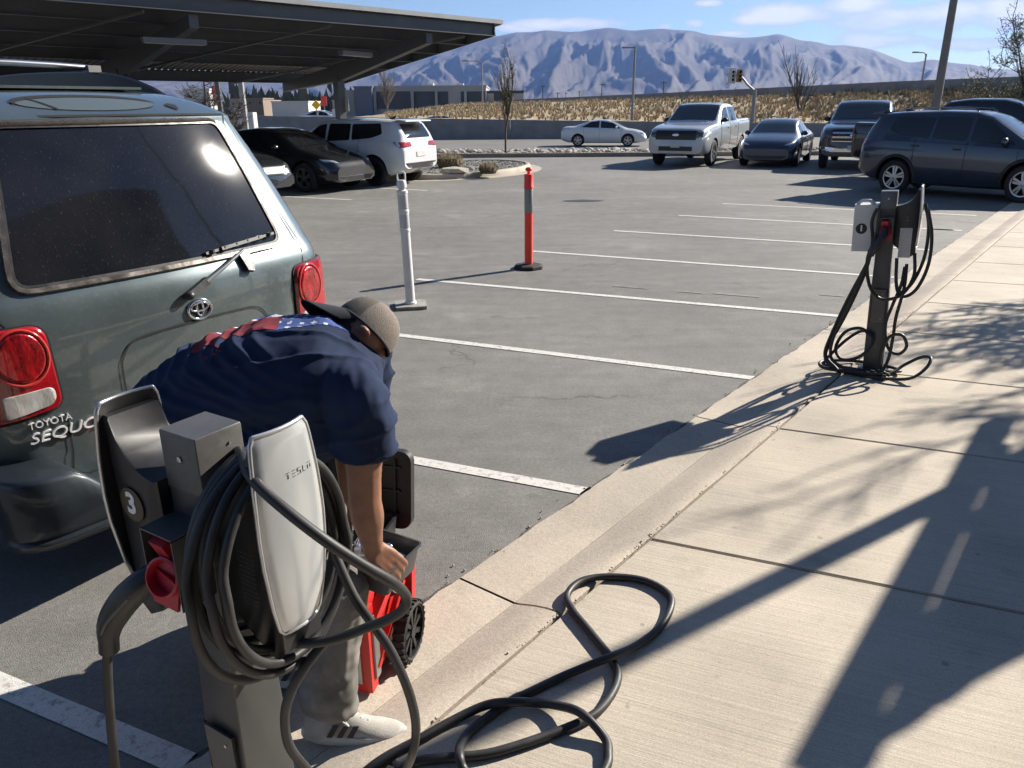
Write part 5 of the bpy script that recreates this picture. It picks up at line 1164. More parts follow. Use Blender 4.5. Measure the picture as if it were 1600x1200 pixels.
# ================================================================== OTHER CARS
M_GLASS = mat('car_glass', (.008, .009, .012), .05, 0, .6, .5); M_LAMP = mat('head_lamp', (.55, .57, .6), .12, .5, .6, .8, var=(20, .5)); M_TAIL = mat('tail_lamp_red', (.32, .008, .010), .2, 0, .5, .8); M_PLATEW = mat('licence_plate', (.55, .55, .53), .5, var=(30, .2))
M_GRILL = mat('grille_black', (.012, .012, .013), .4, var=(60, .5))
def paint(name, col, metal=.3, rough=.3): return mat(name, col, rough, metal, .5, 1.0, var=(1.2, .06))
class CarShape:
    def __init__(s, sp):
        s.sp = sp; s.L = sp['L']; s.W = sp['W']
    def tab(s, k, x, d=.05): return smooth1(s.sp[k], x, d)
    def sec(s, x):
        w = s.W * s.tab('wid', x, .04); zb = s.tab('bot', x, .05); zt = s.tab('top', x, s.sp.get('sm', .06)); be = min(s.tab('belt', x, .1), zt - .03); wt = w * s.tab('tw', x, .08); h = be - zb
        g0 = (.945 * w, be); g1 = (wt, max(be + .006, zt - .075 * min(1, (zt - be) / .25)))
        P = [(0, zb), (.80 * w, zb), (.93 * w, zb + .05), (.985 * w, zb + .2 * h), (1.0 * w, zb + .5 * h), (.995 * w, zb + .72 * h), (.985 * w, zb + .90 * h), (.965 * w, be - .012), g0]
        for k in (.33, .66): P.append((g0[0] + (g1[0] - g0[0]) * k + .012 * sin(pi * k), g0[1] + (g1[1] - g0[1]) * k))
        P += [g1, (wt * .93, zt - .035 * min(1, (zt - be) / .25)), (wt * .6, zt - .008), (0, zt)]
        return P
    def ys(s, x, z, P=None):
        P = P or s.sec(x); best = 0
        for (y0, z0), (y1, z1) in zip(P, P[1:]):
            if z0 <= z <= z1 and z1 > z0: best = max(best, y0 + (y1 - y0) * (z - z0) / (z1 - z0))
        return best
    def fend(s, y, z, front=True):
        a, b = (s.L * .5, s.L) if front else (s.L * .5, 0)
        for _ in range(24):
            m = (a + b) / 2; P = s.sec(m)
            if P[0][1] <= z <= P[-1][1] and s.ys(m, z, P) >= abs(y): a = m
            else: b = m
        return a
    def zs(s, x, y):
        P = s.sec(x); lo, hi = P[8][1] - .0, P[-1][1]
        for _ in range(22):
            m = (lo + hi) / 2
            if s.ys(x, m, P) >= abs(y): lo = m
            else: hi = m
        return lo
    # patch functions (point, normal)
    def side(s, sg): return lambda x, z: (V((x, sg * s.ys(x, z), z)), V((0, sg, .15)).normalized())
    def front(s): return lambda y, z: (V((s.fend(y, z, True), y, z)), V((1, 0, .25)).normalized())
    def rear(s): return lambda y, z: (V((s.fend(y, z, False), y, z)), V((-1, 0, .25)).normalized())
    def top(s):
        def f(x, y):
            z = s.zs(x, y); dz = (s.zs(x + .02, y) - s.zs(x - .02, y)) / .04; n = V((-dz, 0, 1)).normalized(); return V((x, y, z)), n
        return f
ALLW = {}
def car(sp, name, label, loc, heading, body_mat, scale=1.0, detail=True, group=None, refx=None):
    """loc: ground point below local x=refx on the centre line (default: mid-length)"""
    S = CarShape(sp); L = S.L
    root = tag(empty(name, (0, 0, 0), heading), label, 'car' if not sp.get('truck') else 'pickup', group); root.scale = (scale,) * 3
    c = sp.get('cx', L / 2) if refx is None else refx; off = V((cos(heading), sin(heading), 0)) * (c * scale); root.location = V(loc) - off
    xs = sorted(set([0, .008, .025, .05, .09, .14, L, L - .008, L - .025, L - .05, L - .09, L - .14] + [L * i / 46 for i in range(1, 46)]))
    mb = MB(); rings = []
    for x in xs:
        P = S.sec(x); rings.append([V((x, y, z)) for y, z in P] + [V((x, -y, z)) for y, z in P[-2:0:-1]])
    mb.loft(rings); mb.f = [f[::-1] for f in mb.f]; body = mb.build('body', [body_mat, M_DARK], root, None, False)
    R = sp['R']
    if detail:
        cut = MB()
        for wx in sp['wheels']:
            for sg in (-1, 1): cut.lathe([(R + .055, 0), (R + .055, .5)], 26, MX.Translation((wx, sg * (S.W - .30), R + .01)) @ MX.Rotation(-sg * pi / 2, 4, 'X'))
        co = cut.build('cutter', [M_DARK], None); co.data.transform(MX.Identity(4))
        root_m = body.matrix_world; body.parent = None
        baked(body, [('BOOLEAN', dict(operation='DIFFERENCE', object=co, solver='EXACT', material_mode='TRANSFER'))]); body.parent = root
        me_c = co.data; bpy.data.objects.remove(co); bpy.data.meshes.remove(me_c)
    shade(body.data, 38)
    def add(nm, mbq, mt, parent=None, sm=45): return mbq.build(nm, mt, parent or root, sm, False)
    for sg in (-1, 1):
        for poly in sp['side_windows']:
            add('side_window', fan_patch(dense(round_poly(poly, .05, 4), .14), S.side(sg), .006, 3), M_GLASS)
        if detail:
            for x, z in sp.get('handles', []): add('door_handle', MB().box((x, sg * (S.ys(x, z) + .012), z), (.16, .03, .03)), sp.get('handle_mat', body_mat))
            for x0, z0, z1 in sp.get('seams', []):
                m_ = MB(); P = [V((x0, sg * (S.ys(x0, z0 + (z1 - z0) * i / 8) + .003), z0 + (z1 - z0) * i / 8)) for i in range(9)]; m_.tube(P, .006, 4); add('door_seam', m_, M_SEAM)
            mx_, mz_ = sp['mirror']; y = sg * (S.ys(mx_, mz_) + .09); m_ = MB(); m_.ball((mx_, y, mz_ + .03), (.07, .10, .075), 12, 8); m_.box((mx_, y - sg * .06, mz_ - .02), (.05, .12, .03)); add('mirror', m_, sp.get('mirror_mat', body_mat))
        if sp.get('cladding') and detail:
            for wx in sp['wheels']:
                m_ = MB(); P = []
                for i in range(17):
                    a = pi * i / 16; x = wx + cos(a) * (R + .085); z = R + sin(a) * (R + .085); P.append(V((x, sg * (S.ys(x, max(z, .25)) + .004), z)))
                m_.tube(P, .035, 6); add('arch_cladding', m_, M_BLK)
    xa, xb = sp['windshield']; wsy = sp.get('wsw', .90)
    def band(xa, xb, k0, k1):
        n = 9; mbq = MB(); f = S.top(); rows = []
        for i in range(n + 1):
            x = xa + (xb - xa) * i / n; wt = S.W * S.tab('wid', x, .04) * S.tab('tw', x, .08) * (k0 + (k1 - k0) * i / n); row = []
            for j in range(9):
                p, nn = f(x, wt * (j / 4 - 1)); row.append(p + nn * .007)
            rows.append(row)
        mbq.loft(rows, False, closed=False); return mbq
    add('windshield', band(xa, xb, wsy, wsy), M_GLASS); 
    if sp.get('rear_glass'):
        ra, rb = sp['rear_glass']; add('rear_window', band(ra, rb, .88, .86), M_GLASS)
    if sp.get('rear_poly'): add('rear_window', fan_patch(dense(round_poly(sp['rear_poly'], .04, 3), .12), S.rear(), .008, 4), M_GLASS)
    def both(nm, poly, fn, mt, off=.010, parent=None):
        for sg in (-1, 1): add(nm, fan_patch(dense([(sg * y, z) for y, z in poly], .1), fn, off, 4, .006), mt, parent)
    if sp.get('lamps'): both('head_lamp', sp['lamps'], S.front(), sp.get('lamp_mat', M_LAMP))
    if sp.get('tails'): both('tail_lamp', sp['tails'], S.rear(), M_TAIL, .014)
    for nm, poly, mt, off in sp.get('front_patches', []): add(nm, fan_patch(dense(poly, .1), S.front(), off, 4, .006), mt)
    for nm, poly, mt, off in sp.get('rear_patches', []): add(nm, fan_patch(dense(poly, .1), S.rear(), off, 4, .006), mt)
    for nm, fn in sp.get('extra', []): add(nm[0], fn(S), nm[1])
    key = (R, sp.get('spokes', 5), sp.get('twin', False), sp.get('rim', .66))
    if key not in ALLW: ALLW[key] = {}
    rm = sp.get('rim_mat', M_ALLOY)
    if rm.name not in ALLW[key]: ALLW[key][rm.name] = wheel_meshes(R, R * sp.get('rim', .66), .23, sp.get('spokes', 5), sp.get('twin', False))
    for wx in sp['wheels']:
        for sg in (-1, 1): add_wheel(root, wx, sg * (S.W - .125), R, ALLW[key][rm.name], sg, rm)
    return root
def rect(y0, y1, z0, z1): return [(y0, z0), (y1, z0), (y1, z1), (y0, z1)]
flatw = lambda L: [(0, .80), (.03, .88), (.12, .95), (.35, .985), (L * .3, 1), (L * .7, 1), (L - .6, .975), (L - .25, .93), (L - .08, .85), (L, .74)]
EV = dict(L=4.69, W=.925, R=.335, wheels=(.95, 3.83), bot=[(0, .36), (.4, .2), (1, .17), (4.2, .17), (4.69, .24)],
    top=[(0, .74), (.03, .96), (.2, 1.03), (.5, 1.08), (1.0, 1.25), (1.55, 1.39), (2.1, 1.44), (2.6, 1.42), (3.0, 1.30), (3.5, 1.05), (3.62, 1.0), (4.1, .90), (4.45, .80), (4.62, .68), (4.69, .55)],
    belt=[(0, .80), (.6, .93), (3.4, .88), (4.2, .78), (4.69, .5)], wid=flatw(4.69), tw=[(0, .80), (.5, .80), (1.1, .66), (2.2, .64), (3.0, .68), (3.5, .80), (4.69, .86)],
    windshield=(2.78, 3.52), rear_glass=(.55, 1.45), side_windows=[[(1.0, .99), (2.18, .97), (2.2, 1.36), (1.85, 1.35)], [(2.26, .97), (3.3, .93), (2.95, 1.22), (2.28, 1.36)]], handles=[(1.5, .85), (2.6, .83)], seams=[(1.35, .3, .9), (2.22, .3, .95), (3.38, .32, .9)], mirror=(3.05, .97),
    lamps=[(.52, .66), (.80, .70), (.82, .76), (.60, .72)], tails=[(.55, .84), (.8, .82), (.8, .92), (.5, .93)], front_patches=[('lower_intake', rect(-.62, .62, .26, .36), M_GRILL, .008)], spokes=5, twin=True)
SEDAN = dict(L=4.87, W=.925, R=.33, wheels=(.98, 3.83), bot=[(0, .36), (.4, .22), (1, .19), (4.3, .19), (4.87, .26)],
    top=[(0, .72), (.03, 1.02), (.25, 1.09), (.75, 1.11), (1.2, 1.24), (1.7, 1.41), (2.2, 1.475), (2.7, 1.45), (3.05, 1.33), (3.65, 1.04), (3.75, 1.0), (4.3, .92), (4.65, .82), (4.82, .68), (4.87, .52)],
    belt=[(0, .85), (.6, .98), (3.5, .92), (4.3, .82), (4.87, .48)], wid=flatw(4.87), tw=[(0, .82), (.7, .80), (1.3, .66), (2.2, .64), (3.1, .68), (3.6, .80), (4.87, .84)],
    windshield=(2.85, 3.62), rear_glass=(.85, 1.62), side_windows=[[(1.15, 1.05), (2.18, 1.02), (2.2, 1.39), (1.72, 1.35)], [(2.26, 1.02), (3.4, .98), (2.98, 1.28), (2.28, 1.39)]], handles=[(1.5, .90), (2.6, .88)], seams=[(1.3, .34, .95), (2.22, .3, 1.0), (3.45, .34, .95)], mirror=(3.15, 1.02),
    lamps=[(.50, .66), (.80, .68), (.80, .78), (.55, .75)], tails=[(.45, .88), (.82, .86), (.82, 1.0), (.45, .99)], front_patches=[('grille', [(-.48, .52), (.48, .52), (.56, .70), (-.56, .70)], M_GRILL, .008), ('licence_plate', rect(-.16, .16, .34, .46), M_PLATEW, .02)], spokes=5, twin=True)
CROSS = dict(L=4.6, W=.925, R=.355, wheels=(.93, 3.6), bot=[(0, .42), (.4, .26), (1, .22), (4.0, .22), (4.6, .3)],
    top=[(0, .80), (.03, 1.15), (.12, 1.35), (.30, 1.58), (.36, 1.64), (.9, 1.67), (1.7, 1.69), (2.4, 1.67), (2.75, 1.58), (3.55, 1.12), (3.65, 1.08), (4.2, .99), (4.48, .86), (4.57, .7), (4.6, .55)], sm=.035,
    belt=[(0, .95), (.5, 1.10), (2, 1.06), (3.4, 1.0), (4.2, .85), (4.6, .5)], wid=flatw(4.6), tw=[(0, .80), (.3, .74), (1.0, .72), (2.4, .71), (3.0, .74), (3.5, .82), (4.6, .84)],
    windshield=(2.62, 3.52), side_windows=[[(.62, 1.30), (.95, 1.20), (1.55, 1.15), (1.6, 1.54), (.72, 1.56)], [(1.62, 1.15), (2.35, 1.11), (2.35, 1.55), (1.65, 1.55)], [(2.42, 1.11), (3.32, 1.06), (2.72, 1.50), (2.44, 1.55)]], handles=[(1.3, 1.0), (2.2, .95)], seams=[(1.28, .38, 1.12), (2.38, .34, 1.1), (3.4, .36, 1.02)], mirror=(3.12, 1.09),
    rear_poly=[(-.55, 1.20), (.55, 1.20), (.52, 1.54), (-.52, 1.54)], tails=[(.52, .98), (.84, .96), (.82, 1.12), (.58, 1.08)], lamps=[(.5, .74), (.8, .78), (.8, .86), (.55, .84)], cladding=True, front_patches=[('grille', rect(-.5, .5, .5, .66), M_GRILL, .008)], rear_patches=[('licence_plate', rect(-.16, .16, .76, .88), M_PLATEW, .015), ('rear_skirt', rect(-.62, .62, .44, .56), M_BLK, .01)], spokes=5, twin=True, handle_mat=M_BLK)
def roof_rails(S):
    m = MB()
    for sg in (-1, 1): m.tube([V((.75, sg * .58, 1.66)), V((.85, sg * .59, 1.715)), V((1.6, sg * .59, 1.735)), V((2.3, sg * .58, 1.705)), V((2.4, sg * .57, 1.66))], .016, 6)
    return m
def rear_spoiler(S): return MB().loft([[V((.08, y, 1.605)), V((.38, y, 1.645)), V((.40, y, 1.665)), V((.10, y, 1.63))] for y in (-.60, -.3, 0, .3, .60)])
def shark(S): return MB().loft([[V((.62, -.02, 1.66)), V((.85, 0, 1.66)), V((.62, .02, 1.66))], [V((.60, -.003, 1.73)), V((.64, 0, 1.735)), V((.60, .003, 1.73))]])
TRUCK = dict(L=5.9, W=.995, R=.41, wheels=(1.15, 4.83), truck=True, sm=.03, bot=[(0, .55), (.5, .45), (1.6, .40), (4.4, .40), (5.5, .36), (5.9, .42)],
    top=[(0, 1.30), (.02, 1.42), (1.75, 1.40), (1.80, 1.42), (1.86, 1.75), (2.0, 1.90), (2.5, 1.96), (3.2, 1.95), (3.5, 1.88), (4.25, 1.40), (4.32, 1.34), (5.2, 1.28), (5.72, 1.20), (5.84, 1.12), (5.9, .98)],
    belt=[(0, 1.34), (1.8, 1.32), (4.2, 1.28), (5.2, 1.17), (5.9, .9)], wid=[(0, .95), (.05, .98), (1, 1), (4.6, 1), (5.3, .99), (5.65, .97), (5.8, .93), (5.9, .88)], tw=[(0, .93), (1.7, .93), (1.9, .78), (2.6, .74), (3.4, .75), (4.2, .85), (4.5, .90), (5.9, .90)],
    windshield=(3.42, 4.22), side_windows=[[(1.98, 1.38), (2.85, 1.36), (2.87, 1.83), (2.1, 1.82)], [(2.95, 1.36), (4.0, 1.34), (3.5, 1.76), (2.97, 1.83)]], handles=[(2.15, 1.18), (3.2, 1.16)], seams=[(1.85, .55, 1.3), (2.9, .5, 1.35), (4.1, .5, 1.3)], mirror=(3.85, 1.38), mirror_mat=M_BLK, wsw=.92,
    lamps=[(.66, .90), (.86, .90), (.86, 1.10), (.66, 1.10)], lamp_mat=mat('smoked_lamp', (.08, .085, .09), .15, .3, .5, .8), front_patches=[('grille', rect(-.66, .66, .84, 1.12), M_GRILL, .012), ('emblem', [(.11 * cos(a), .99 + .045 * sin(a)) for a in [2 * pi * i / 20 for i in range(20)]], M_CHROME, .03), ('lower_intake', rect(-.55, .55, .50, .64), M_GRILL, .012), ('licence_plate', rect(-.15, .15, .60, .72), M_PLATEW, .03)],
    tails=[(.86, .95), (.95, .95), (.95, 1.3), (.86, 1.3)], spokes=6, rim=.62, rim_mat=M_ALLOY)
BIGT = dict(TRUCK); BIGT.update(lamps=[(.62, .92), (.87, .92), (.87, 1.14), (.62, 1.14)], lamp_mat=MATS['smoked_lamp'], front_patches=[('grille', rect(-.58, .58, .80, 1.14), M_GRILL, .012), ('chrome_bar', rect(-.60, .60, 1.02, 1.075), M_CHROME, .03), ('chrome_bar', rect(-.60, .60, .90, .955), M_CHROME, .03), ('chrome_surround', rect(-.60, .60, .80, .83), M_CHROME, .03),
    ('emblem', [(.12 * cos(a), .985 + .05 * sin(a)) for a in [2 * pi * i / 20 for i in range(20)]], M_CHROME, .05), ('chrome_bumper', [(-.9, .60), (-.6, .52), (.6, .52), (.9, .60), (.9, .68), (.6, .62), (-.6, .62), (-.9, .68)], M_CHROME, .02), ('licence_plate', rect(-.15, .15, .58, .70), M_PLATEW, .045)])
P_WHITE = paint('white_paint', (.62, .63, .64), 0, .3); P_SILV = paint('silver_paint', (.40, .42, .44), .25, .3); P_BLK = paint('black_paint', (.010, .011, .014), .2, .25); P_GREY = paint('dark_grey_paint', (.028, .031, .038), .4, .3); P_NAVY = paint('graphite_paint', (.034, .044, .068), .4, .3)

hA = RAD(153.6)
Q3 = dict(CROSS); Q3.update(L=4.48, top=[(a * 4.48 / 4.6, b * .96 if b > 1 else b) for a, b in CROSS['top']], wheels=(.86, 3.54), windshield=(2.55, 3.42), cladding=False, side_windows=[[(x * .974, z * .965) for x, z in p] for p in CROSS['side_windows']], rear_poly=[(y, z * .965) for y, z in CROSS['rear_poly']], wid=flatw(4.48), tails=[(.40, .96), (.84, .93), (.84, 1.07), (.44, 1.06)], handle_mat=P_WHITE, rim_mat=M_ALLOYD, extra=[(('spoiler', P_WHITE), lambda S: MB().loft([[V((.02, y, 1.545)), V((.36, y, 1.58)), V((.38, y, 1.60)), V((.04, y, 1.57))] for y in (-.58, 0, .58)])), (('antenna_fin', M_BLK), lambda S: MB().loft([[V((.72, -.02, 1.60)), V((.92, 0, 1.60)), V((.72, .02, 1.60))], [V((.70, -.003, 1.67)), V((.74, 0, 1.675)), V((.70, .003, 1.67))]]))], rear_patches=[('licence_plate', rect(-.20, .20, .70, .82), M_PLATEW, .015), ('rear_skirt', rect(-.7, .7, .42, .56), M_BLK, .012)])
ra = (G(583, 291) + G(648, 281)) / 2
car(Q3, 'parked_crossover', 'white crossover parked nose-in under the carport, showing its rear', ra, hA, P_WHITE, 1.0, refx=.86)
car(EV, 'parked_sedan', 'glossy black sedan parked under the carport with its nose towards the drive', G(552, 301) + V((-.1, .55, 0)), RAD(-27), P_BLK, 1.0, refx=4.55)
CH = dict(SEDAN); CH['lamp_mat'] = MATS['smoked_lamp']; CH['front_patches'] = SEDAN['front_patches'][:1] + [('chrome_bar', rect(-.5, .5, .60, .625), M_CHROME, .02)]
car(CH, 'parked_sedan', 'dark sedan with chrome grille mostly hidden behind the near vehicle', G(418, 318) + V((-.1, .5, 0)), RAD(-27), P_BLK, 1.0, refx=4.75)
car(TRUCK, 'pickup_truck', 'silver white pickup truck facing the camera at the far side of the lot', (5.78, 26.6, 0), RAD(241), P_SILV, 1.0, refx=4.83)
car(EV, 'parked_sedan', 'dark grey sedan facing the camera beside the silver pickup', (8.42, 26.0, 0), RAD(243), P_NAVY, 1.0, refx=3.83)
car(BIGT, 'pickup_truck', 'black pickup truck with wide chrome grille behind the dark crossover', (10.62, 24.7, 0), RAD(243), P_BLK, 1.02, refx=4.83)
RV = dict(CROSS); RV['extra'] = [(('roof_rail', M_ALLOY), roof_rails), (('spoiler', P_NAVY), rear_spoiler), (('antenna_fin', M_BLK), shark)]
hR = RAD(-47); rc = G(1396, 303) + V((-sin(hR), cos(hR), 0)) * .80
rvc = car(RV, 'parked_crossover', 'dark blue-grey crossover with silver roof rails parked at right beyond the far pedestal', rc, hR, P_NAVY, .95, refx=.93); rvc.scale = (.93, 1.0, 1.04)
car(BIGT, 'pickup_truck', 'black pickup truck behind the dark crossover, only cab and bed rail showing', (11.55, 20.0, 0), RAD(-42), P_BLK, 1.02, refx=2.6)
car(SEDAN, 'passing_sedan', 'white sedan driving along the road below the wall', G(946, 229, -.35) + V((0, .9, 0)), RAD(-9), P_WHITE, 1.0)
def far_car(px, py, Y, hd, mt, label):
    p = AY(px, py, Y); car(EV, 'distant_car', label, (p.x, p.y, p.z - 1.44), hd, mt, 1.0, False)
far_car(690, 180.5, 62, RAD(5), P_BLK, 'black car roof just showing above the retaining wall')
far_car(1277, 186.5, 61, RAD(8), P_BLK, 'black car roof above the wall beside the black pickup')
far_car(478, 181, 66, RAD(-8), P_SILV, 'silver car above the wall left of the carport column')
far_car(503, 172, 80, RAD(-8), P_WHITE, 'white car on the distant road left of the carport column')
# ================================================================== CARPORT
M_STEEL = mat('carport_steel', (.085, .088, .095), .5, .3, var=(2, .12)); M_DECK = mat('deck_steel', (.22, .215, .20), .5, .35, var=(1.5, .12)); M_FASC = mat('fascia_steel', (.33, .33, .32), .45, .3, var=(2, .1))
ZN = 4.02; N0 = G(782, 36, ZN); E1 = (G(330, -8, ZN) - N0); E1.z = 0; E1.normalize()
lo, hi = 2.2, 3.9
for _ in range(40):
    zf = (lo + hi) / 2; F0 = G(537, 117, zf); d = F0 - N0; d.z = 0
    if d.dot(E1) > 0: lo = zf          # still on the near side of square: the corner must be higher and further
    else: hi = zf
CW = d.length; E2 = V((d.x, d.y, 0)).normalized(); SL = (F0.z - N0.z) / CW
CP = tag(empty('carport', N0 + E1 * 2.4 + E2 * CW * .55 - V((0, 0, ZN))), 'dark steel carport with sloping corrugated roof over the parked cars', 'carport')
def cp(a, b, h=0): return V((N0.x, N0.y, 0)) + E1 * a + E2 * b + V((0, 0, ZN + SL * b + h))
CL = 24.0
for i in range(26):                                     # corrugated deck panels
    a0 = i * .92; a1 = a0 + .93; mb = MB(); xs = []; n = 5
    for k in range(n):
        t0 = a0 + (a1 - a0) * k / n; q = (a1 - a0) / n; xs += [(t0, 0), (t0 + q * .55, 0), (t0 + q * .65, .045), (t0 + q * .9, .045)]
    xs.append((a1, 0)); vs = []
    for b in (0.0, CW): vs += [cp(a, b, h + .002 * (i % 2)) for a, h in xs]
    m = len(xs); mb.add(vs, [(k, k + 1, m + k + 1, m + k) for k in range(m - 1)]); mb.build('deck_panel', M_DECK, CP)
for b in (.12, 1.25, 2.45, 3.65, 4.85, CW - .12):        # purlins along the row
    mb = MB(); h = .30; L0, L1 = .15, CL
    for hh, w, th, o_ in ((-.5 * h, .02, h, 0), (-.01, .10, .016, .04), (-h, .10, .016, -.04)):
        A = cp(L0, b + o_, hh - .012); B = cp(L1, b + o_, hh - .012); mb.bar(A, B, w, th)
    mb.build('purlin', M_STEEL, CP)
for a in (2.4, 8.6, 14.8, 21.0):                         # columns with cross girders
    mb = MB(); rings = []
    for b, dpt in ((.2, .24), (CW * .55, .46), (CW - .2, .24)):
        p = cp(a, b, -.34); u = E1 * .10; rings.append([p - u, p + u, p + u - V((0, 0, dpt)), p - u - V((0, 0, dpt))])
    mb.loft(rings); mb.build('girder', M_STEEL, CP)
    p = cp(a, CW * .58, -.6); mb = MB(); R_ = frame(E1, V((0, 0, 1))); mb.box((p.x, p.y, p.z / 2), (.24, .24, p.z), R_); col_ = mb.build('column', M_STEEL, CP)
    MB().box((p.x, p.y, .22), (.5, .5, .44), R_).build('column_footing', M_KERB, col_)
    if a == 2.4:
        MB().box(V((p.x, p.y, 1.95)) - E2 * .13 + E1 * -.1, (.02, .30, .36), R_).build('column_sign', mat('sign_grey', (.4, .42, .42), .5), col_)
        MB().box(V((p.x, p.y, .9)) - E2 * .135, (.12, .01, .5), R_).build('column_sign', mat('sign_tan', (.4, .38, .35), .5), col_)
for b0 in (1.3,):
    for a in (1.2, 5.4, 9.6, 13.8):
        MB().bar(cp(a, .15, -.36), cp(a + 3.0, CW - .15, -.36), .035, .05).build('brace_rod', mat('brace_steel', (.18, .18, .185), .4, .6), CP)
mb = MB(); mb.bar(cp(-.05, -.03, .02), cp(CL, -.03, .02), .05, .10); mb.build('fascia', M_FASC, CP)
mb = MB(); mb.bar(cp(-.03, 0, .03), cp(-.03, CW, .03), .05, .14); mb.build('end_fascia', M_FASC, CP)
mb = MB(); mb.bar(cp(.16, .06, -.17), cp(.16, CW - .06, -.17), .03, .30); mb.build('end_beam', M_STEEL, CP)
for (px, py, px2, py2) in ((222, 62, 308, 66), (532, 82, 588, 87)):
    # strip lights hung just under the purlins
    z = ZN + SL * 3.0 - .42; A = G(px, py, z); B = G(px2, py2, z); mb = MB(); dd = (B - A).normalized(); B = A + dd * 1.25; mb.bar(A, B, .16, .10); lt = mb.build('strip_light', mat('light_housing', (.14, .14, .14), .6), CP)
    m2 = MB(); m2.bar(A + dd * .03 - V((0, 0, .055)), B - dd * .03 - V((0, 0, .055)), .12, .012); m2.build('diffuser', mat('diffuser', (.30, .30, .29), .5), lt)

# ================================================================== PLANTED ISLAND
IC = V((-1.75, 24.75, 0)); IR = (2.15, 3.3); IA = RAD(-24)
def ipt(a, k=1.0, z=0): p = V((cos(a) * IR[0] * k, sin(a) * IR[1] * k, 0)); return IC + MX.Rotation(IA, 3, 'Z') @ p + V((0, 0, z))
isl = struct(empty('traffic_island', IC))
def ring_strip(parent, name, mt, prof, seg, n=64):
    for s0 in range(seg):
        mb = MB(); rows = []; k0 = n // seg
        for i in range(k0 + 1):
            a = 2 * pi * (s0 + (i / k0) * .997) / seg; c = ipt(a); o_ = (ipt(a, 1.02) - c).normalized(); rows.append([c + o_ * d_ + V((0, 0, z)) for d_, z in prof])
        mb.loft(rows, True, closed=True); mb.build(name, mt, parent, 50)
M_IK = concrete_mat('island_concrete', (.43, .385, .32), False)
ring_strip(isl, 'kerb_segment', M_IK, [(-.16, 0), (.02, 0), (.02, .10), (-.005, .145), (-.04, .155), (-.14, .155), (-.16, .14)], 8)
ring_strip(isl, 'apron_segment', M_IK, [(.022, -.02), (.40, -.02), (.40, .006), (.022, .014)], 8)
mb = MB(); mb.add([ipt(2 * pi * i / 48, .96, .10) for i in range(48)], [tuple(range(48))]); b_ = mb.build('soil', mat('island_soil', (.13, .12, .11), .95, var=(6, .4)), isl)
mb = MB(); rg = random.Random(31)
for i in range(2600):
    a = rg.uniform(0, 2 * pi); k = sqrt(rg.random()) * .93; vs, fs = rg.choice(ROCKV); sc = rg.uniform(.02, .055); mb.add([MX.Rotation(a * 9, 3, 'Z') @ (q * sc) + ipt(a, k, .11) for q in vs], fs)
stuff(tag(mb.build('island_gravel', mat('island_gravel', (.17, .165, .155), .9, var=(3, .5), col2=(.34, .33, .31))), 'dark grey gravel filling the planted island', 'gravel'))
def bush(px, py, h, w, label):
    c = G(px, py, .12); root = tag(empty('shrub', c), label, 'shrub'); rg = random.Random(px); mb = MB()
    for i in range(900):
        a = rg.uniform(0, 2 * pi); k = sqrt(rg.random()); r = k * w; z = h * (1 - .35 * k * k) * rg.uniform(.25, 1.0); p = c + V((cos(a) * r, sin(a) * r, z)); d = V((rg.gauss(0, .4), rg.gauss(0, .4), 1)).normalized(); e = d.orthogonal().normalized() * .012
        mb.add([p - e, p + e, p + d * rg.uniform(.06, .14)], [(0, 1, 2)])
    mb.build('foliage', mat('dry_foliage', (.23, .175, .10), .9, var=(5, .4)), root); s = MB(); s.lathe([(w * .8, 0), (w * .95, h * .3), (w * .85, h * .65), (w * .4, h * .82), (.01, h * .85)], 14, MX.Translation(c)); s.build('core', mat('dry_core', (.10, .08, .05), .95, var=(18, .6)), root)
bush(703, 262, .42, .42, 'larger clipped dry shrub on the traffic island'); bush(763, 271, .26, .26, 'smaller clipped dry shrub near the tip of the traffic island')
def boulder(px, py, s, label, seed, fl=.5):
    c = G(px, py, .12); me = rock_mesh(seed, fl); me.transform(MX.Diagonal((s, s * .8, s, 1))); me.transform(MX.Translation((0, 0, s * .25))); shade(me, 30); o = put('boulder', me, mat('boulder', (.36, .33, .29), .9, var=(6, .3), bump=(30, .5, .02)), None); o.location = c; tag(o, label, 'boulder')
boulder(710, 272, .42, 'flat pale boulder in front of the larger shrub', 3, .3); boulder(733, 266, .18, 'small white boulder between the two island shrubs', 5, .7)

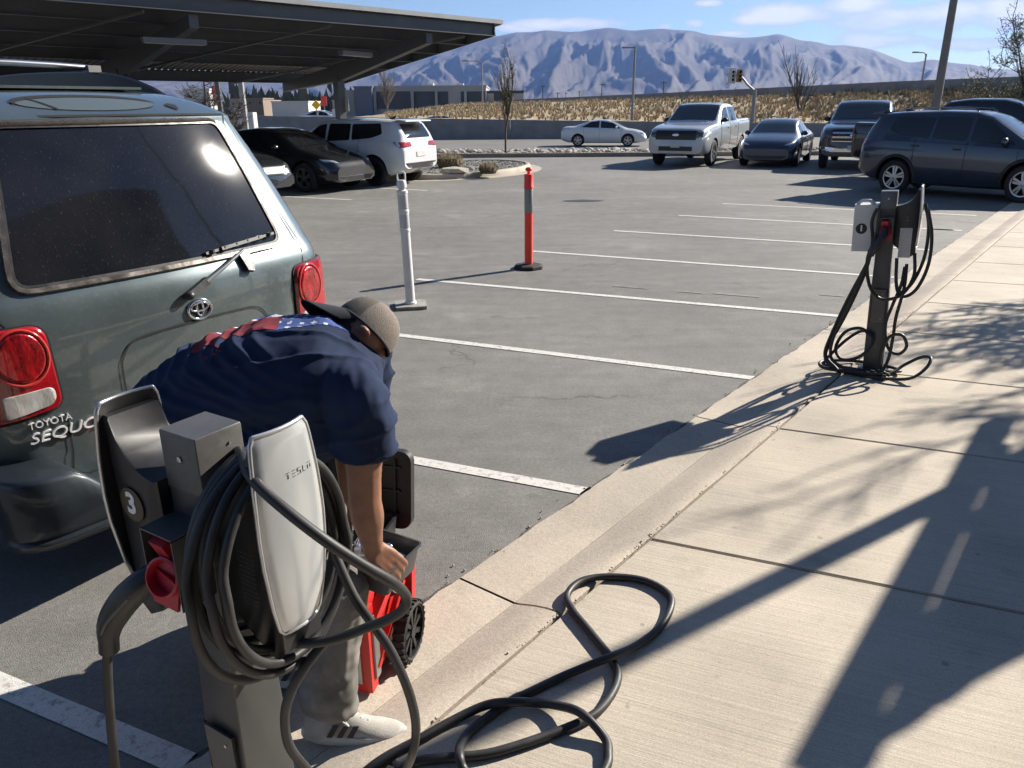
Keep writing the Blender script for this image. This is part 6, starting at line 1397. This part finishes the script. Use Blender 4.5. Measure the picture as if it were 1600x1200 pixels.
# ================================================================== TREES WITHOUT LEAVES
M_BARK = mat('bark', (.085, .072, .062), .9, var=(12, .35)); M_BUD = mat('bud', (.20, .19, .10), .9, var=(8, .4))
def bare_tree(name, base, height, spread, seed, label, buds=0, depth=5, trunk=None, lean=(0, 0), first=.35, mt=None, rmin=.0, upw=.35):
    rg = random.Random(seed); root = tag(empty(name, base), label, 'tree'); base = V(base); tr = MB(); br = MB(); bd = MB(); r0 = trunk or height * .014; tips = []
    def grow(p, d, L, r, lv):
        n = 4; P = [p]; q = p; dd = d
        for i in range(n):
            dd = (dd + V((rg.gauss(0, .10), rg.gauss(0, .10), rg.gauss(0, .06) + .03))).normalized(); q = q + dd * (L / n); P.append(q)
        (tr if lv == 0 else br).tube(P, [max(rmin, r * (1 - .38 * i / n)) for i in range(n + 1)], 7 if lv == 0 else (5 if lv < 3 else 4))
        if lv >= depth - 1: tips.extend(P[1:])
        if lv >= depth: return
        k = (6 if lv == 0 else 3) + (1 if rg.random() < .5 else 0)
        for j in range(k):
            t = rg.uniform(.45 if lv == 0 else .3, 1.0); s = P[0].lerp(P[-1], t) if False else P[min(n, int(t * n))]
            a = rg.uniform(0, 2 * pi); side = V((cos(a), sin(a), 0)); nd = (dd * (1 - spread) + side * spread * 1.3 + V((0, 0, upw))).normalized(); grow(s, nd, L * rg.uniform(.5, .75), r * .52, lv + 1)
        grow(P[-1], (dd + V((0, 0, .25))).normalized(), L * .72, r * .6, lv + 1)
    H0 = height * first; grow(base, V((lean[0], lean[1], 1)).normalized(), H0, r0, 0)
    t_ = tr.build('trunk', mt or M_BARK, root, 60); br.build('crown', mt or M_BARK, root, 60)
    if buds:
        for p in tips:
            for _ in range(buds):
                c = p + V((rg.gauss(0, .05), rg.gauss(0, .05), rg.gauss(0, .05))); a = V((rg.gauss(0, 1), rg.gauss(0, 1), rg.gauss(0, 1))).normalized() * .045; e = a.orthogonal().normalized() * .03; bd.add([c - e, c + a, c + e], [(0, 1, 2)])
        stuff(bd.build('buds', M_BUD, root))
    return root
bare_tree('bare_tree', G(790, 238, .02), 3.9, .30, 4, 'slim bare tree on the verge in front of the long wall', 1, 3, .05, (0, 0), .46, None, .006, .75)
bare_tree('bare_tree', AY(605, 176, 80) - V((0, 0, 1.0)), 5.5, .4, 9, 'pale leafless tree in front of the grey building', 0, 4, .06, (0, 0), .42, mat('pale_bark', (.22, .2, .18), .9), .012, .55)
bare_tree('bare_tree', AY(1253, 200, 63) - V((0, 0, .4)), 6.3, .36, 12, 'leafless dark tree on the embankment behind the grey sedan', 0, 3, .08, (0, 0), .44, None, .012, .65)
bare_tree('bare_tree', (16.6, 26.0, 0), 5.0, .62, 17, 'spreading bare tree with small buds at the right edge', 2, 5, .08, (.02, 0), .36, None, .007, .15)
bare_tree('bare_tree', (-10.6, 27.5, 0), 3.0, .75, 23, 'crooked bare tree seen under the carport at left', 0, 5, .09, (.1, 0), .45, None, .009, .02)
# trees standing out of view to the right, whose branches shade the sidewalk
bare_tree('bare_tree', (6.0, 3.45, SWZ), 4.6, .55, 41, 'bare street tree out of view at right of the near sidewalk', 0, 4, .06, (0, 0), .40, None, .008, .35)
bare_tree('bare_tree', (8.9, 8.3, SWZ), 4.4, .58, 47, 'bare street tree out of view at right of the far pedestal', 0, 5, .07, (0, 0), .40, None, .008, .30)

# ================================================================== POLES, SIGNAL, SIGNS
M_GALV = mat('galvanised', (.24, .24, .24), .5, .5, var=(5, .12)); M_POLE = mat('pole_bronze', (.16, .145, .13), .5, .3, var=(3, .12))
def light_pole(base, h, r, arm, label, head=(.5, .16, .10), name='street_lamp', mt=None, curve=True):
    root = tag(empty(name, base), label, 'lamp'); b = V(base); mt = mt or M_GALV; MB().tube([b, b + V((0, 0, h * .5)), b + V((0, 0, h))], [r, r * .85, r * .7], 10).build('pole', mt, root, 60)
    MB().box(b + V((0, 0, .1)), (r * 4, r * 4, .2)).build('base', M_KERB, root)
    a = V(arm); top = b + V((0, 0, h)); P = [top - V((0, 0, .25)), top + V((0, 0, .05)) + a * .25, top + a] if curve else [top - V((0, 0, .1)), top - V((0, 0, .1)) + a]
    MB().tube(spline(P, 5), r * .45, 8).build('arm', mt, root, 60); MB().box(P[-1] + a.normalized() * head[0] * .4, head, frame(a, V((0, 0, 1)))).build('lamp_head', mt, root); return root
p = AY(987, 196, 60); light_pole((p.x, p.y, p.z - .6), AY(989, 72, 60).z - p.z + .6, .11, (-.5, 0, 0), 'slim lamp post standing above the wall left of the silver pickup', curve=False)
p = AY(754, 166, 110); light_pole((p.x, p.y, p.z - .5), AY(754, 97, 110).z - p.z + .5, .12, (-2.0, 0, .15), 'curved grey street lamp beside the long grey building', (.7, .25, .15))
p = AY(1440, 130, 75); light_pole((p.x, p.y, p.z - 1.5), AY(1445, 84, 75).z - p.z + 1.5, .10, (-.8, 0, .1), 'small curved street lamp above the barrier left of the tall pole', (.5, .2, .12))
p = AY(1463, 162, 46); light_pole((p.x, p.y, -.35), 13, .24, (-1.5, .2, 0), 'tall bronze lamp post rising out of the picture behind the parked crossover', (.6, .3, .12), mt=M_POLE, curve=False)
light_pole((*(G(1505, 762, SWZ) + V((SUND.x, SUND.y, 0)).normalized() * 3.7)[:2], SWZ), 8.2, .066, (.1, .9, 0), 'parking lot lamp post out of view whose shadow crosses the sidewalk', (.6, .3, .12), mt=M_POLE, curve=False)
# traffic signal on a curved mast arm
b = AY(1174, 200, 59); zt = AY(1174, 140, 59).z; sg = tag(empty('traffic_signal', (b.x, b.y, b.z)), 'traffic signal with two heads on a curved grey mast arm', 'traffic light')
MB().tube([b, V((b.x, b.y, zt))], [.16, .13], 10).build('pole', M_GALV, sg, 60)
arm = spline([V((b.x, b.y, zt - .1)), AY(1168, 132, 59), AY(1158, 120, 59), AY(1150, 117, 59), AY(1136, 116, 59)], 6); MB().tube(arm, .075, 8).build('mast_arm', M_GALV, sg, 60)
for px, mt, nm in ((1144, mat('signal_white', (.6, .6, .58), .5), 0), (1155, mat('signal_yellow', (.30, .22, .08), .5), 1)):
    c = AY(px, 118.5, 58.8); h = MB(); h.box(c, (.36, .25, .85)); hd = h.build('signal_head', mt, sg)
    for k in (-1, 0, 1):
        v = MB(); v.tube([c + V((0, -.12, k * .26)), c + V((0, -.36, k * .26 - .02))], .11, 10, cap=False); v.build('visor', mt, hd, 60); MB().lathe([(.10, 0), (.10, .01)], 12, MX.Translation(c + V((0, -.13, k * .26))) @ MX.Rotation(pi / 2, 4, 'X')).build('lens', M_DARK, hd)
    if nm == 0: MB().box(c + V((0, .05, 0)), (.55, .03, 1.05)).build('backplate', mt, hd)
for i, (px, py, Y) in enumerate([(848, 158, 420), (871, 160, 520), (940, 155, 420), (1036, 152, 380), (884, 160, 600), (905, 158, 560)]):
    q = AY(px, py, Y); h = Y * (22 if i in (0, 2, 3) else 14) / 1202; r = tag(empty('utility_pole', q), 'thin far wooden utility pole rising from the plain, ' + ['leftmost and tall', 'second from the left, short', 'tall, over the wall', 'tall, by the signal', 'third of the short ones', 'rightmost short one'][i], 'pole')
    MB().tube([q - V((0, 0, 2)), q + V((0, 0, h))], .25, 6).build('pole', M_BARK, r); MB().box(q + V((0, 0, h * .9)), (3.0, .25, .25)).build('crossarm', M_BARK, r)
# steel posts and signs seen under the carport
for px, y0, Y, w, lb in ((384, 196, 34, .2, 'pale square steel post under the far edge of the carport'), (347, 190, 38, .2, 'dark square steel post left of the pale post under the carport')):
    q = AY(px, y0, Y); z1 = AY(px, 128, Y).z + .8; o = MB().loft([[V((q.x + x, q.y + y, z)) for x, y in rrect(w / 2, w / 2, .02, 2)] for z in (-.2, z1)]).build('steel_post', mat('post_pale', (.30, .30, .29), .5, .4) if px == 384 else M_STEEL, None); tag(o, lb, 'post')
def flat_sign(px, py, Y, w, h, col, label, diamond=False, name='road_sign', pole=True):
    c = AY(px, py, Y); r = tag(empty(name, (c.x, c.y, 0)), label, 'sign'); R_ = MX.Rotation(pi / 4, 3, 'Y') if diamond else None
    MB().box(c, (w, .06, h), R_).build('panel', mat('sign_' + label.split()[0] + str(px), col, .5), r)
    if pole: MB().tube([V((c.x, c.y + .05, -.9)), V((c.x, c.y + .05, c.z + h * .3))], .05, 6).build('pole', M_GALV, r)
    return r
flat_sign(494, 164, 62, .5, .5, (.75, .45, .02), 'yellow diamond warning sign left of the carport column', True)
flat_sign(338, 149, 120, 1.1, 2.6, (.62, .05, .05), 'tall red panel sign seen under the carport at left', name='roadside_sign')
flat_sign(506, 158, 100, .7, 1.1, (.62, .06, .05), 'small red sign just left of the carport column', name='roadside_sign')
flat_sign(527, 176, 60, .75, .5, (.6, .6, .6), 'small white plate sign just right of the carport column', name='roadside_sign')
o = MB().loft([[AY(387, 189, 50) + V((x, y, z)) for x, y in rrect(.5, .4, .08, 3)] for z in (-.6, .4, .5)]).build('utility_cabinet', mat('cabinet', (.5, .5, .49), .5), None); tag(o, 'pale utility cabinet beside the pale steel post', 'cabinet')

# ================================================================== FAR BUILDINGS
M_BLD = mat('tilt_up_concrete', (.33, .32, .31), .85, var=(.12, .12)); M_BLD2 = mat('dark_bay', (.045, .048, .058), .5); M_BLDB = mat('blue_grey_wall', (.10, .115, .16), .7)
def building(name, px0, px1, py0, py1, Y, depth, label, mt=M_BLD, bays=(), trims=(), cat='building', extra=()):
    a = AY(px0, py1, Y); b = AY(px1, py1, Y); top = AY((px0 + px1) / 2, py0, Y).z; z0 = -2.0
    r = tag(empty(name, ((a.x + b.x) / 2, Y + depth / 2, z0)), label, cat); MB().box(((a.x + b.x) / 2, Y + depth / 2, (z0 + top) / 2), (b.x - a.x, depth, top - z0)).build('wall', mt, r)
    MB().box(((a.x + b.x) / 2, Y + depth / 2, top + .15), (b.x - a.x + .3, depth + .3, .3)).build('parapet', mt, r)
    for (x0, x1, y0, y1, m_, nm) in bays:
        p = AY(x0, y0, Y); q = AY(x1, y1, Y); MB().box(((p.x + q.x) / 2, Y - .06, (p.z + q.z) / 2), (q.x - p.x, .12, p.z - q.z)).build(nm, m_, r)
    return r
B1 = building('warehouse', 584, 760, 136, 176, 170, 30, 'long grey tilt-up warehouse with dark recessed bays', M_BLD, [(588, 642, 143, 170, M_BLD2, 'bay'), (646, 680, 143, 170, M_BLD2, 'bay'), (683, 701, 143, 170, M_BLD2, 'bay'), (720, 726, 143, 168, M_BLD2, 'bay'), (728, 758, 143, 165, M_BLD2, 'bay')])
for px in (585, 644, 681.5, 727): 
    p = AY(px, 143, 169.3); MB().box((p.x, p.y, (p.z - 2) / 2), (.5, .5, p.z + 2)).build('pier', M_BLD, B1)
for px in (672, 719): p = AY(px, 135, 178); MB().box((p.x, p.y, p.z), (1.6, 1.6, 1.2)).build('roof_unit', mat('roof_unit', (.6, .6, .6), .6), B1)
building('warehouse', 556, 583, 137, 176, 168, 26, 'blue-grey end block of the long warehouse', M_BLDB); building('warehouse', 535, 555.5, 143, 176, 172, 24, 'lower pale block at the left end of the warehouse', M_BLD)
building('warehouse', 761, 818, 144, 170, 172, 22, 'lower dark wing at the right end of the warehouse', M_BLD2, [(761, 772, 146, 166, M_BLD, 'panel'), (800, 818, 146, 166, M_BLD, 'panel')])
building('low_building', 425, 482, 160, 169, 190, 12, 'low white building seen under the carport', mat('white_wall', (.55, .54, .52), .8))
rg = random.Random(77)
for i, (px0, px1, py0) in enumerate([(386, 412, 155), (414, 424, 158), (360, 380, 156), (520, 533, 158), (290, 330, 140)]):
    building('house', px0, px1, py0, 170, 200 + i * 10, 9, ['brown house with low roof under the carport at left', 'tiny brown house next to the low white building', 'tan house behind the steel posts', 'pale house just right of the carport column', 'pale apartment block at the far left under the carport'][i], mat('house_%d' % i, [(.20, .15, .12), (.24, .18, .14), (.3, .26, .22), (.34, .32, .3), (.5, .49, .47)][i], .85), [(px0 + 3, px0 + 6, py0 + 4, py0 + 8, M_BLD2, 'window'), (px1 - 7, px1 - 4, py0 + 4, py0 + 8, M_BLD2, 'window')])
# far line of trees and scrub on the plain
mb = MB()
for i in range(2600):
    px = rg.uniform(360, 560) if i % 3 else rg.uniform(820, 1200); Y = rg.uniform(230, 420); q = AY(px, 166, Y); s = rg.uniform(.5, 1.6) * (1.4 if i % 3 else .8); q.z = -1.6
    for k in range(3):
        d = V((rg.gauss(0, 1), rg.gauss(0, .5), abs(rg.gauss(0, 1)) + .3)) * s; e = V((rg.gauss(0, 1), 0, rg.gauss(0, 1))).normalized() * s * .8; mb.add([q + d - e, q + d + e, q + d * 1.5 + V((0, 0, s))], [(0, 1, 2)])
stuff(tag(mb.build('distant_scrub', mat('far_scrub', (.07, .075, .05), .9, var=(.05, .4))), 'far band of trees and scrub on the plain', 'scrub'))

# ================================================================== ADDED BUILDING (unseen, at right; blocks sky fill and darkens reflections)
ob = tag(empty('added_building', SN(-12, 6, 0), CU), 'dark brown building added out of view at right to block sky light and darken reflections', 'building')
OBM = pmat(ob); OR_ = OBM.to_3x3()
def obp(s, n, z): return SN(s, n, z)
MB().box(obp(-14, 11, 4.2), (50, 11, 8.4), OR_).build('wall', mat('brown_brick', (.11, .08, .06), .85, var=(3, .25), bump=(40, .4)), ob); MB().box(obp(-14, 11, 8.55), (50.3, 11.3, .3), OR_).build('parapet', M_STEEL, ob)
for k in range(14):
    s_ = -36 + k * 3.4
    for z0, z1 in ((.5, 3.0), (4.2, 6.6)):
        wd = MB().box(obp(s_, 5.47, (z0 + z1) / 2), (2.3, .10, z1 - z0), OR_).build('window', M_GLASS, ob); MB().box(obp(s_ - 1.2, 5.44, (z0 + z1) / 2), (.08, .14, z1 - z0 + .1), OR_).build('window_frame', M_STEEL, wd)

# ================================================================== ADDED CANOPY (unseen, at right; outline shaped to cast the sidewalk shadow)
KZ = 2.35; LIFT = SUND * ((KZ - SWZ) / SUND.z); M_CAN = mat('canopy_steel', (.2, .2, .2), .5, .3)
def up(px, py): return G(px, py, SWZ) + LIFT
A_ = up(1535, 703); B_ = up(1290, 1186); dA = (B_ - A_).normalized(); qA = V((-dA.y, dA.x, 0)); qA = qA if qA.x > 0 else -qA
can = tag(empty('shadow_canopy', A_ + qA * 2 - V((0, 0, KZ - SWZ))), 'flat steel canopy added out of view at right, shaped to cast the sidewalk shadow', 'canopy')
MB().bar(A_ - dA * .5, B_, .10, .12).build('edge_beam', M_CAN, can)
low = [up(*p) for p in ((1290, 1186), (1365, 1178), (1395, 1150), (1440, 1128), (1460, 1103), (1500, 1088), (1530, 1062), (1590, 1030), (1680, 985))]
far_ = [A_ + qA * .10 - dA * .1, A_ + qA * .9 - dA * .45, A_ + qA * 2.2 - dA * .7]
poly = [A_ + qA * .105] + [p + qA * (.105 if i == 0 else 0) for i, p in enumerate(low)] + [low[-1] + qA * .4] + far_[::-1][:2]
mb = MB(); mb.prism([(p.x, p.y) for p in poly], KZ - .03, KZ + .03); mb.build('panel', M_CAN, can)
for t0, t1 in ((-.05, .06), (.30, .37), (.66, .82), (.90, 1.0)):
    a = A_.lerp(B_, t0); b2 = A_.lerp(B_, t1); MB().bar(a + qA * .07, b2 + qA * .07, .07, .05).build('infill', M_CAN, can)
for k, t_ in ((1.9, .2), (1.9, .75)):
    p = A_.lerp(B_, t_) + qA * k; MB().box((p.x, p.y, (KZ + SWZ) / 2 - .02), (.1, .1, KZ - SWZ - .04)).build('column', M_CAN, can)
MB().bar(A_.lerp(B_, .0) + qA * 1.9 - V((0, 0, .08)), A_.lerp(B_, .9) + qA * 1.9 - V((0, 0, .08)), .1, .1).build('beam', M_CAN, can)
# ================================================================== HAZE
def haze(density, color):
    mb = MB(); mb.box((0, 1500, 380), (19000, 15500, 770)); m = bpy.data.materials.new('haze_air'); m.use_nodes = True; nt = m.node_tree; N = nt.nodes; N.clear()
    out = N.new('ShaderNodeOutputMaterial'); p = N.new('ShaderNodeVolumePrincipled'); p.inputs['Color'].default_value = (*color, 1); p.inputs['Density'].default_value = density
    p.inputs['Anisotropy'].default_value = .2
    nt.links.new(p.outputs[0], out.inputs['Volume']); o = mb.build('haze', m); stuff(o); tag(o, 'thin blue haze fading the far mountains', 'haze')
haze(6.2e-5, (.25, .44, 1.0))
